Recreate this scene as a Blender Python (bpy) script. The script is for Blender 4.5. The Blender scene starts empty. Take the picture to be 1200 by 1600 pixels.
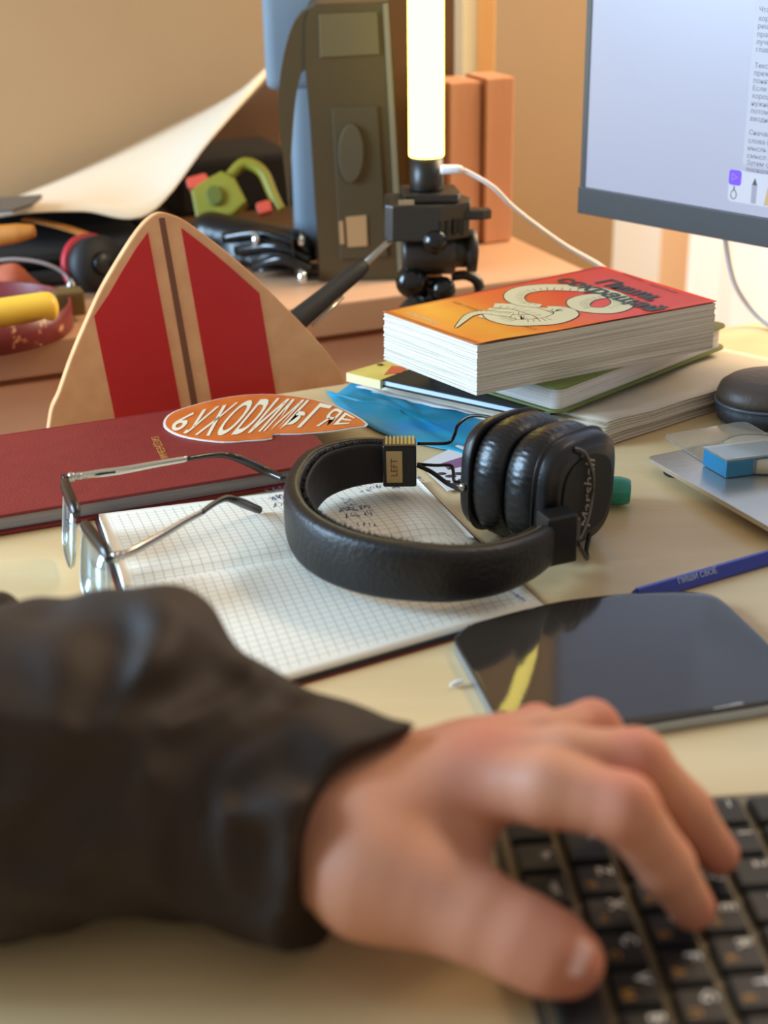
import bpy, bmesh, math, random
import numpy as np
from mathutils import Vector, Matrix
random.seed(4); rng = np.random.default_rng(7)
C = bpy.context.scene.collection
D2R = math.radians

# ------------------------------------------------------------------ camera, world, lights, exposure
F = 2300.0; YH = -220.0; HC = 0.335
PITCH = math.atan((800 - YH) / F); ROLL = D2R(1.0)
_fw = Vector((0, math.cos(PITCH), -math.sin(PITCH))); _rt = Vector((1, 0, 0)); _up = _rt.cross(_fw)
CR = _rt * math.cos(ROLL) - _up * math.sin(ROLL)
CU = _up * math.cos(ROLL) + _rt * math.sin(ROLL)
CP = Vector((0, 0, HC))
cam = bpy.data.cameras.new('camera'); cam_o = bpy.data.objects.new('camera', cam); C.objects.link(cam_o)
cam.sensor_fit = 'VERTICAL'; cam.sensor_height = 36; cam.lens = F / 1600 * 36
cam.clip_start = 0.02; cam.clip_end = 30
cam_o.matrix_world = Matrix(((CR.x, CU.x, -_fw.x, CP.x), (CR.y, CU.y, -_fw.y, CP.y), (CR.z, CU.z, -_fw.z, CP.z), (0, 0, 0, 1)))
cam.dof.use_dof = True; cam.dof.focus_distance = 0.86; cam.dof.aperture_fstop = 6.8
bpy.context.scene.camera = cam_o

w = bpy.data.worlds.new('world'); bpy.context.scene.world = w; w.use_nodes = True
bg = w.node_tree.nodes['Background']; bg.inputs[0].default_value = (0.92, 0.86, 0.80, 1); bg.inputs[1].default_value = 0.36

def area(name, loc, tgt, size, energy, color, sy=None):
    l = bpy.data.lights.new(name, 'AREA'); l.shape = 'RECTANGLE'; l.size = size; l.size_y = sy or size; l.energy = energy; l.color = color
    o = bpy.data.objects.new(name, l); C.objects.link(o); o.location = loc
    o.rotation_euler = (Vector(tgt) - Vector(loc)).to_track_quat('-Z', 'Y').to_euler()
    return o
area('window_daylight_right', (1.15, 1.55, 0.95), (0.1, 0.72, 0), 0.7, 38, (1.0, 0.76, 0.50), 0.9)
area('window_daylight_left', (-1.35, 0.62, 0.50), (0.0, 0.78, 0.05), 0.6, 38, (0.50, 0.74, 1.0), 0.8)
vs = bpy.context.scene.view_settings
vs.view_transform = 'Standard'; vs.look = 'None'; vs.gamma = 1; vs.exposure = 0.42; vs.use_curve_mapping = False
bpy.context.scene.cycles.max_bounces = 8

# ------------------------------------------------------------------ helpers
def px(x, y, z=0.0):
    d = _fw * F + CR * (x - 600) + CU * (800 - y); t = (z - HC) / d.z
    return CP + d * t
def pxY(x, y, Y):
    d = _fw * F + CR * (x - 600) + CU * (800 - y)
    return CP + d * (Y / d.y)
def pxP(x, y, P0, n):
    d = _fw * F + CR * (x - 600) + CU * (800 - y)
    return CP + d * ((P0 - CP).dot(n) / d.dot(n))
def lin(c):
    if isinstance(c, str): c = [int(c[i:i + 2], 16) / 255 for i in (0, 2, 4)]
    return tuple((v / 12.92 if v <= .04045 else ((v + .055) / 1.055) ** 2.4) for v in c[:3]) + (1,)

MATS = {}
def mat(name, col, rough=.5, metal=0, col2=None, nscale=20, stretch=(1, 1, 1), bump=0, bscale=200, emit=0, alpha=1, trans=0, coat=0, sss=0, sheen=0, spec=None, bstretch=None, rot=0):
    if name in MATS: return MATS[name]
    m = bpy.data.materials.new(name); m.use_nodes = True; nt = m.node_tree; b = nt.nodes['Principled BSDF']
    b.inputs['Base Color'].default_value = lin(col); b.inputs['Roughness'].default_value = rough; b.inputs['Metallic'].default_value = metal
    if spec is not None: b.inputs['Specular IOR Level'].default_value = spec
    tc = None
    def coords(st):
        t = nt.nodes.new('ShaderNodeTexCoord'); mp = nt.nodes.new('ShaderNodeMapping'); mp.inputs['Scale'].default_value = st
        mp.inputs['Rotation'].default_value = (0, 0, rot)
        nt.links.new(t.outputs['Object'], mp.inputs[0]); return mp
    if col2:
        mp = coords(stretch); n = nt.nodes.new('ShaderNodeTexNoise'); n.inputs['Scale'].default_value = nscale; n.inputs['Detail'].default_value = 6
        mx = nt.nodes.new('ShaderNodeMix'); mx.data_type = 'RGBA'; mx.inputs['A'].default_value = lin(col); mx.inputs['B'].default_value = lin(col2)
        rp = nt.nodes.new('ShaderNodeMapRange'); rp.inputs[1].default_value = .35; rp.inputs[2].default_value = .65
        nt.links.new(mp.outputs[0], n.inputs['Vector']); nt.links.new(n.outputs['Fac'], rp.inputs[0]); nt.links.new(rp.outputs[0], mx.inputs['Factor'])
        nt.links.new(mx.outputs['Result'], b.inputs['Base Color'])
    if bump:
        mp = coords(bstretch or stretch); n = nt.nodes.new('ShaderNodeTexNoise'); n.inputs['Scale'].default_value = bscale; n.inputs['Detail'].default_value = 3
        bp = nt.nodes.new('ShaderNodeBump'); bp.inputs['Strength'].default_value = bump; bp.inputs['Distance'].default_value = .001
        nt.links.new(mp.outputs[0], n.inputs['Vector']); nt.links.new(n.outputs['Fac'], bp.inputs['Height']); nt.links.new(bp.outputs[0], b.inputs['Normal'])
    if emit: b.inputs['Emission Color'].default_value = lin(col); b.inputs['Emission Strength'].default_value = emit
    if trans: b.inputs['Transmission Weight'].default_value = trans
    if coat: b.inputs['Coat Weight'].default_value = coat; b.inputs['Coat Roughness'].default_value = .15
    if sss: b.inputs['Subsurface Weight'].default_value = sss; b.inputs['Subsurface Radius'].default_value = (.006, .002, .001); b.inputs['Subsurface Scale'].default_value = 1
    if sheen: b.inputs['Sheen Weight'].default_value = sheen
    b.inputs['Alpha'].default_value = alpha
    MATS[name] = m; return m

ORG = {}
def link(name, me, m=None, parent=None, smooth=False, kind=None):
    """me has world coordinates; origin goes to its bottom centre (top level) or the parent's origin"""
    o = bpy.data.objects.new(name, me); C.objects.link(o)
    if m: me.materials.append(m)
    if smooth: me.shade_smooth()
    if parent is not None:
        org = ORG[parent.name]; o.parent = parent; me.transform(Matrix.Translation(-org)); ORG[o.name] = org
    else:
        co = np.empty(len(me.vertices) * 3); me.vertices.foreach_get('co', co); co = co.reshape(-1, 3)
        org = Vector(((co[:, 0].min() + co[:, 0].max()) / 2, (co[:, 1].min() + co[:, 1].max()) / 2, co[:, 2].min()))
        me.transform(Matrix.Translation(-org)); o.location = org; ORG[o.name] = org
    if kind: o['kind'] = kind
    return o
def tag(o, label=None, cat=None, group=None, kind=None):
    if label: o['label'] = label
    if cat: o['category'] = cat
    if group: o['group'] = group
    if kind: o['kind'] = kind
    return o
def thing(name, label, cat, loc, group=None):
    o = bpy.data.objects.new(name, None); C.objects.link(o); o.empty_display_size = .02
    o.location = loc; ORG[o.name] = Vector(loc); return tag(o, label, cat, group)
def mesh(name, v, f, m=None, parent=None, smooth=False, uv=None, kind=None):
    me = bpy.data.meshes.new(name); me.from_pydata([tuple(p) for p in v], [], f); me.update()
    if uv is not None:
        l = me.uv_layers.new(name='UVMap')
        for lp in me.loops: l.data[lp.index].uv = uv[lp.vertex_index]
    return link(name, me, m, parent, smooth, kind)
def bmo(name, bm, m=None, parent=None, smooth=False, kind=None, recalc=True):
    if recalc: bmesh.ops.recalc_face_normals(bm, faces=bm.faces)
    me = bpy.data.meshes.new(name); bm.to_mesh(me); bm.free()
    o = link(name, me, m, parent, smooth, kind)
    if smooth == 'auto': pass
    return o
def frame(origin, xa, za=(0, 0, 1)):
    x = Vector(xa).normalized(); z = Vector(za).normalized(); y = z.cross(x).normalized(); z = x.cross(y).normalized()
    M = Matrix((x, y, z)).transposed().to_4x4(); M.translation = Vector(origin); return M
def fang(origin, ang): return frame(origin, (math.cos(D2R(ang)), math.sin(D2R(ang)), 0))
def box(name, M, x0, x1, y0, y1, z0, z1, m, parent=None, bev=0, seg=2, smooth=False):
    bm = bmesh.new(); bmesh.ops.create_cube(bm, size=1)
    bm.transform(Matrix.Translation(((x0 + x1) / 2, (y0 + y1) / 2, (z0 + z1) / 2)) @ Matrix.Diagonal((abs(x1 - x0), abs(y1 - y0), abs(z1 - z0), 1)))
    if bev: bmesh.ops.bevel(bm, geom=bm.edges[:], offset=bev, segments=seg, profile=.6, affect='EDGES')
    bm.transform(M); return bmo(name, bm, m, parent, smooth)
def prism(name, pts, z0, z1, m, parent=None, M=Matrix(), bev=0, smooth=False):
    bm = bmesh.new(); vs_ = [bm.verts.new((p[0], p[1], z0)) for p in pts]; f = bm.faces.new(vs_)
    r = bmesh.ops.extrude_face_region(bm, geom=[f]); bmesh.ops.translate(bm, verts=[g for g in r['geom'] if isinstance(g, bmesh.types.BMVert)], vec=(0, 0, z1 - z0))
    if bev:
        ed = [e for e in bm.edges if abs(e.verts[0].co.z - e.verts[1].co.z) < 1e-7]
        bmesh.ops.bevel(bm, geom=ed, offset=bev, segments=2, profile=.6, affect='EDGES')
    bm.transform(M); return bmo(name, bm, m, parent, smooth)
def rrect(w_, h_, r, n=6, x0=0, y0=0):
    pts = []
    for cx, cy, a0 in ((w_ - r, h_ - r, 0), (r, h_ - r, 90), (r, r, 180), (w_ - r, r, 270)):
        for i in range(n + 1):
            a = D2R(a0 + 90 * i / n); pts.append((x0 + cx + r * math.cos(a), y0 + cy + r * math.sin(a)))
    return pts
def spline(pts, n=8, closed=False):
    P = [Vector(p) for p in pts]; out = []; N = len(P)
    rngi = range(N) if closed else range(N - 1)
    for i in rngi:
        if closed: a, b, c, d = P[i - 1], P[i], P[(i + 1) % N], P[(i + 2) % N]
        else: a, b, c, d = P[max(i - 1, 0)], P[i], P[i + 1], P[min(i + 2, N - 1)]
        for k in range(n):
            t = k / n; out.append(.5 * ((2 * b) + (c - a) * t + (2 * a - 5 * b + 4 * c - d) * t * t + (3 * b - a - 3 * c + d) * t ** 3))
    if not closed: out.append(P[-1])
    return out
def tube(name, pts, r, m, parent=None, n=10, sub=6, smooth=True, flat=1.0, upv=(0, 0, 1), closed=False):
    """swept tube; r a number or a list over the control points; flat scales the height"""
    P = spline(pts, sub, closed) if sub > 1 else [Vector(p) for p in pts]
    N = len(P); rr = [r] * N if not isinstance(r, (list, tuple)) else list(np.interp(np.linspace(0, 1, N), np.linspace(0, 1, len(r)), r))
    v = []; f = []
    for i, p in enumerate(P):
        if closed: t = (P[(i + 1) % N] - P[i - 1]).normalized()
        else: t = (P[min(i + 1, N - 1)] - P[max(i - 1, 0)]).normalized()
        s = t.cross(Vector(upv)); s = s.normalized() if s.length > 1e-3 else t.cross(Vector((1, 0, 0))).normalized()
        u = s.cross(t)
        for k in range(n):
            a = 2 * math.pi * k / n; v.append(p + s * math.cos(a) * rr[i] + u * math.sin(a) * rr[i] * flat)
    for i in range(N if closed else N - 1):
        for k in range(n): j = (i + 1) % N; f.append((i * n + k, i * n + (k + 1) % n, j * n + (k + 1) % n, j * n + k))
    if not closed:
        f.append(tuple(range(n))[::-1]); f.append(tuple((N - 1) * n + k for k in range(n)))
    return mesh(name, v, f, m, parent, smooth)
def lathe(name, prof, M, m, parent=None, n=32, smooth=True):
    v = []; f = []
    for r, z in prof:
        for k in range(n): a = 2 * math.pi * k / n; v.append(M @ Vector((r * math.cos(a), r * math.sin(a), z)))
    for i in range(len(prof) - 1):
        for k in range(n): f.append((i * n + k, i * n + (k + 1) % n, (i + 1) * n + (k + 1) % n, (i + 1) * n + k))
    f.append(tuple(range(n))[::-1]); f.append(tuple((len(prof) - 1) * n + k for k in range(n)))
    o = mesh(name, v, f, m, parent, smooth)
    return o
def text(name, s, size, M, m, parent=None, ext=.0001, align='CENTER', shear=0, warp=None, sx=1.0, bold=0, res=2):
    cu = bpy.data.curves.new('t', 'FONT'); cu.body = s; cu.size = size; cu.align_x = align; cu.align_y = 'CENTER'; cu.extrude = ext; cu.shear = shear; cu.offset = bold; cu.resolution_u = res
    o = bpy.data.objects.new('t', cu); C.objects.link(o); dg = bpy.context.evaluated_depsgraph_get(); me = bpy.data.meshes.new_from_object(o.evaluated_get(dg))
    bpy.data.objects.remove(o); bpy.data.curves.remove(cu); me.name = name; me.materials.clear()
    me.transform(Matrix.Diagonal((sx, 1, 1, 1)))
    if warp:
        for v in me.vertices: v.co = warp(v.co)
    me.transform(M); return link(name, me, m, parent)
def joined(name, items, m, parent=None, smooth=False, kind=None):
    """items: list of (verts, faces)"""
    V = []; Fc = []
    for v, f in items:
        o_ = len(V); V += list(v); Fc += [tuple(i + o_ for i in q) for q in f]
    return mesh(name, V, Fc, m, parent, smooth, kind=kind)

# signed-distance modelling for organic shapes -------------------------------------------------
def sd_cone(P, a, b, ra, rb):
    a = np.array(a); b = np.array(b); ab = b - a; L = ab @ ab + 1e-12
    h = np.clip(((P - a) @ ab) / L, 0, 1)
    return np.linalg.norm(P - a - h[..., None] * ab, axis=-1) - (ra + (rb - ra) * h)
def smin(a, b, k):
    h = np.clip(.5 + .5 * (b - a) / k, 0, 1); return b + (a - b) * h - k * h * (1 - h)
def surface_net(fn, lo, hi, vx):
    lo = np.array(lo); hi = np.array(hi); n = np.ceil((hi - lo) / vx).astype(int) + 1
    ax = [lo[i] + vx * np.arange(n[i]) for i in range(3)]
    f = np.empty(n)
    for i in range(n[0]):
        G = np.stack(np.meshgrid([ax[0][i]], ax[1], ax[2], indexing='ij'), -1)[0]; f[i] = fn(G)
    ins = f < 0; nc = n - 1
    acc = np.zeros((*nc, 3)); cnt = np.zeros(nc)
    cor = [(i, j, k) for i in (0, 1) for j in (0, 1) for k in (0, 1)]
    def sl(c): return tuple(slice(c[d], c[d] + nc[d]) for d in range(3))
    for a in cor:
        for d in range(3):
            if a[d]: continue
            b = list(a); b[d] = 1; b = tuple(b); fa = f[sl(a)]; fb = f[sl(b)]; m_ = (fa < 0) != (fb < 0)
            t = np.where(m_, fa / np.where(m_, fa - fb, 1), 0)
            for e in range(3): acc[..., e] += np.where(m_, a[e] + (t if e == d else 0), 0)
            cnt += m_
    act = cnt > 0; idx = -np.ones(nc, int); idx[act] = np.arange(act.sum())
    pos = np.argwhere(act) + acc[act] / cnt[act][:, None]; V = lo + pos * vx
    faces = []
    for d in range(3):
        e, g = [(1, 2), (2, 0), (0, 1)][d]
        s0 = [slice(None)] * 3; s1 = [slice(None)] * 3; s0[d] = slice(0, -1); s1[d] = slice(1, None)
        A = ins[tuple(s0)]; B = ins[tuple(s1)]
        for flip, mk in ((False, A & ~B), (True, ~A & B)):
            q = np.argwhere(mk); ok = (q[:, e] > 0) & (q[:, g] > 0) & (q[:, e] < nc[e]) & (q[:, g] < nc[g]); q = q[ok]
            def off(de, dg_): r = q.copy(); r[:, e] -= de; r[:, g] -= dg_; return idx[r[:, 0], r[:, 1], r[:, 2]]
            Q = np.stack([off(1, 1), off(0, 1), off(0, 0), off(1, 0)], 1)
            if flip: Q = Q[:, ::-1]
            faces.append(Q)
    return V, np.concatenate(faces)
def sdf_obj(name, fn, lo, hi, vx, m, parent):
    V, Q = surface_net(fn, lo, hi, vx); return mesh(name, V.tolist(), Q.tolist(), m, parent, True)

A22 = 22.3; E1 = Vector((math.cos(D2R(A22)), math.sin(D2R(A22)), 0)); E2 = Vector((-E1.y, E1.x, 0))
blk = mat('black_plastic', '131211', .38, coat=.1)
blk_soft = mat('black_matte', '1a1817', .6)
steel = mat('brushed_steel', 'b9b4a8', .3, 1)
gold = mat('gold_foil', 'd9a35a', .4, .5)
ink = mat('ink_black', '242a2c', .6)
white_p = mat('white_plastic', 'e4e4e2', .4)

# ------------------------------------------------------------------ room and furniture
FLOOR = -0.74
def quad_struct(name, M, x0, x1, y0, y1, z0, z1, m): return tag(box(name, M, x0, x1, y0, y1, z0, z1, m), kind='structure')
Mr = frame((0, 0, 0), E1)     # room axes: x along the desk's far edge, y away from the camera
de = px(0, 680, 0); dloc = Mr.inverted() @ de; DY = dloc.y
cf = Mr.inverted() @ px(0, 548, 0); cf2 = Mr.inverted() @ px(600, 458, 0); CY = (cf.y + cf2.y) / 2
wallm = mat('wall_paint', 'a08460', .8, col2='977b57', nscale=2, bump=.15, bscale=60)
floorm = mat('floor_laminate', 'a07a52', .5, col2='8d6743', nscale=6, stretch=(1, 12, 1))
WY = CY + .50
quad_struct('floor', Mr, -2.2, 2.4, -.9, WY + .4, FLOOR - .03, FLOOR, floorm)
wc = Mr.inverted() @ pxY(957, 380, 1.0)
# wall end: where the view ray through x=957 meets the wall line
wp = Mr.inverted() @ pxP(957, 400, Mr @ Vector((0, WY, 0)), E2)
quad_struct('wall_back', Mr, -2.2, wp.x, WY, WY + .10, FLOOR, 1.3, wallm)
whitem = mat('window_reveal_paint', 'dfe2e4', .5)
quad_struct('trim_1', Mr, wp.x, wp.x + .085, WY + .02, WY + .12, FLOOR, 1.3, whitem)
quad_struct('window_1', Mr, wp.x + .086, wp.x + .15, WY + .05, WY + .11, FLOOR + .001, 1.3, mat('window_wood', 'dab896', .5, col2='d0ac88', nscale=12, stretch=(1, 1, .1)))
# curtain: wavy cloth behind the monitor, daylight comes through it
def curtain():
    v = []; f = []; n = 90; x0 = wp.x + .151; x1 = x0 + 1.2
    for i in range(n):
        x = x0 + (x1 - x0) * i / (n - 1); y = WY + .10 + .014 * math.sin(i * .85) + .006 * math.sin(i * 2.1)
        for z in (-.70, -.05, .6, 1.3): v.append(Mr @ Vector((x, y, z)))
    for i in range(n - 1):
        for k in range(3): f.append((i * 4 + k, i * 4 + k + 1, (i + 1) * 4 + k + 1, (i + 1) * 4 + k))
    m = bpy.data.materials.new('curtain_cloth'); m.use_nodes = True; nt = m.node_tree; b = nt.nodes['Principled BSDF']
    b.inputs['Base Color'].default_value = lin('eee6e0'); b.inputs['Roughness'].default_value = .9
    tr = nt.nodes.new('ShaderNodeBsdfTranslucent'); tr.inputs[0].default_value = lin('f6e6dc'); mx = nt.nodes.new('ShaderNodeMixShader'); mx.inputs[0].default_value = .55
    nt.links.new(b.outputs[0], mx.inputs[1]); nt.links.new(tr.outputs[0], mx.inputs[2]); nt.links.new(mx.outputs[0], nt.nodes['Material Output'].inputs[0])
    tag(mesh('curtain', v, f, m, None, True), 'thin cream curtain hanging behind the monitor', 'curtain')
curtain()
_c = Mr @ Vector((wp.x + .6, WY + .8, .25)); _t = Mr @ Vector((wp.x + .35, WY + .1, -.1))
area('daylight_behind_curtain', _c, _t, .8, 13, (1.0, .93, .90), 1.0)

def make_desk():
    t = thing('desk', 'pale maple desk holding the notebook, headphones and keyboard', 'desk', (0, .5, FLOOR))
    wood = mat('desk_laminate', 'dfc494', .34, col2='d3b584', nscale=9, stretch=(.25, 3.0, 1), bump=.12, bscale=260, bstretch=(.15, 1.6, 1), rot=-D2R(A22))
    box('desk_top', Mr, -1.1, .95, -.55, DY, -.025, 0, wood, t, bev=.0015)
    edge = mat('desk_edge_band', 'd9c193', .45)
    box('edge_band', Mr, -1.1, .95, DY, DY + .0012, -.024, -.001, edge, t)
    for x in (-1.03, .88):
        for y in (-.5, DY - .08): box('leg', Mr, x, x + .05, y, y + .05, FLOOR, -.0251, steel, t, bev=.003)
make_desk()
def make_cabinet():
    t = thing('cabinet', 'low pinkish wood cabinet behind the desk carrying the clutter', 'cabinet', Mr @ Vector((0, CY + .25, FLOOR)))
    wd = mat('cabinet_wood', 'c49a78', .5, col2='bc906e', nscale=6, stretch=(.4, 1, 6))
    fr = mat('cabinet_front', 'efc39e', .5, col2='e8ba94', nscale=5, stretch=(.3, 1, 5))
    CX1 = (Mr.inverted() @ pxP(806, 300, Mr @ Vector((0, CY + .13, 0)), E2)).x + .004
    box('cabinet_top', Mr, -1.5, CX1, CY, CY + .47, -.028, 0, wd, t, bev=.002)
    box('carcass', Mr, -1.48, CX1 - .01, CY + .03, CY + .46, FLOOR + .04, -.0281, fr, t)
    dw = (CX1 - .01 + 1.475) / 4
    for i in range(4):
        x = -1.475 + i * dw
        dr = box('door', Mr, x, x + dw - .008, CY + .012, CY + .0295, FLOOR + .06, -.036, fr, t, bev=.002)
        box('handle', Mr, x + .12, x + .28, CY - .004, CY + .0119, -.42, -.41, steel, dr, bev=.002)
    box('plinth', Mr, -1.46, CX1 - .03, CY + .06, CY + .44, FLOOR, FLOOR + .04, blk_soft, t)
make_cabinet()

# ------------------------------------------------------------------ surf-shaped board leaning behind the desk
def make_board():
    P0 = Mr @ Vector((0, DY + .030, 0)); n = (E2 * 1.0 + Vector((0, 0, -.13))).normalized()   # leans back
    ex = E1.copy(); ey = n.cross(ex); ey = ey if ey.z > 0 else -ey; nz = ex.cross(ey)
    M = Matrix((ex, ey, nz)).transposed().to_4x4(); M.translation = P0; Mi = M.inverted()
    def L(x, y): q = Mi @ pxP(x, y, P0, n); return (q.x, q.y)
    left = [L(*p) for p in ((251, 332), (237, 338), (222, 352), (203, 378), (178, 418), (156, 457), (133, 508), (112, 558), (93, 612), (77, 662))]
    right = [L(*p) for p in ((268, 335), (290, 345), (330, 374), (372, 408), (412, 445), (452, 485), (490, 525), (520, 562), (540, 600))]
    lx, ly = left[-1]; rx, ry = right[-1]; cx = (lx + rx) / 2
    left += [(lx - .012, ly - .07), (lx - .012, ly - .25), (lx + .012, ly - .48)]
    right += [(rx + .012, ry - .06), (rx + .020, ry - .25), (rx + .004, ry - .48)]
    zb = -.715
    tail = [(cx - .075, zb + .03), (cx - .04, zb + .005), (cx, zb), (cx + .04, zb + .005), (cx + .08, zb + .03)]
    out = left + tail + right[::-1]
    out = [(p.x, p.y) for p in spline([(a, b, 0) for a, b in out], 5, True)]
    wood = mat('board_wood', 'eab27c', .42, col2='e0a470', nscale=8, stretch=(8, 1, 8), coat=.15)
    t = tag(prism('balance_board', out, -.009, 0, wood, None, M, bev=.0012), 'wooden surf-shaped board with two red stripes leaning behind the desk', 'board')
    red = mat('board_red_paint', 'cc1a1b', .4, col2='c01718', nscale=5, coat=.1)
    brown = mat('board_brown_inlay', '7a4a30', .5)
    # stripes follow the board's long axis; tips follow its rim
    def stripe(name, pts, m, top):
        P = [L(*p) for p in pts]
        prism(name, P, top[0], top[1], m, t, M)
    def ext(p, q, k): return (p[0] + (q[0] - p[0]) * k, p[1] + (q[1] - p[1]) * k)
    stripe('red_stripe', ((231, 363), (214, 386), (190, 425), (170, 460), (147, 494), ext((147, 494), (178, 645), 2.0), ext((231, 363), (283, 640), 1.65)), red, (0, .0004))
    stripe('red_stripe', ((283, 356), (322, 386), (360, 418), (405, 458), ext((405, 458), (430, 610), 2.3), ext((283, 356), (330, 622), 1.75)), red, (0, .0004))
    stripe('centre_inlay', ((248, 341), (257, 340), ext((257, 340), (309, 632), 1.7), ext((248, 341), (299, 634), 1.7)), brown, (0, .0004))
make_board()

# ------------------------------------------------------------------ objects on the cabinet
CAB = Mr.inverted()
def cabpt(x, y, off=0.0):   # point on the cabinet top plane seen at pixel x,y
    return px(x, y, 0)
def make_sheet():
    # large off-white paper sheet, curled, lying over the clutter
    top = [(-60, 345, 1.52), (0, 318, 1.55), (120, 268, 1.58), (260, 200, 1.60), (360, 150, 1.61), (416, 112, 1.60)]
    bot = [(-60, 350, 1.30), (20, 335, 1.32), (110, 330, 1.33), (190, 328, 1.34), (232, 331, 1.34), (238, 320, 1.345)]
    bot = [(-60, 348, 1.30), (40, 332, 1.31), (130, 329, 1.33), (232, 333, 1.35), (330, 215, 1.45), (417, 118, 1.585)]
    T = spline([pxY(*p) for p in top], 8); B = spline([pxY(*p) for p in bot], 8); v = []; f = []; n = len(T); m_ = 7
    for i in range(n):
        for k in range(m_):
            s = k / (m_ - 1); p = T[i].lerp(B[i], s); p = p + Vector((0, 0, .006 * math.sin(s * math.pi) - .0)); p.z = max(p.z, .004); v.append(p)
    for i in range(n - 1):
        for k in range(m_ - 1): f.append((i * m_ + k, i * m_ + k + 1, (i + 1) * m_ + k + 1, (i + 1) * m_ + k))
    o = mesh('paper_sheet', v, f, mat('sheet_paper', 'e6d6bd', .6, col2='dccbb0', nscale=3), None, True)
    md = o.modifiers.new('s', 'SOLIDIFY'); md.thickness = .0012
    tag(o, 'large cream paper sheet curling over the dark clutter by the wall', 'paper')
make_sheet()

def blob_sdf(name, prims, m, parent, vx=.004, k=.01, pad=.02, zmin=-9.0):
    P = np.array([p for a, b, ra, rb in prims for p in (tuple(a), tuple(b))]); R = max(max(q[2], q[3]) for q in prims)
    lo = P.min(0) - R - pad; hi = P.max(0) + R + pad
    def fn(G):
        d = None
        for a, b, ra, rb in prims:
            q = sd_cone(G, tuple(a), tuple(b), ra, rb); d = q if d is None else smin(d, q, k)
        return np.maximum(d, zmin - G[..., 2])
    return sdf_obj(name, fn, lo, hi, vx, m, parent)

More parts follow.
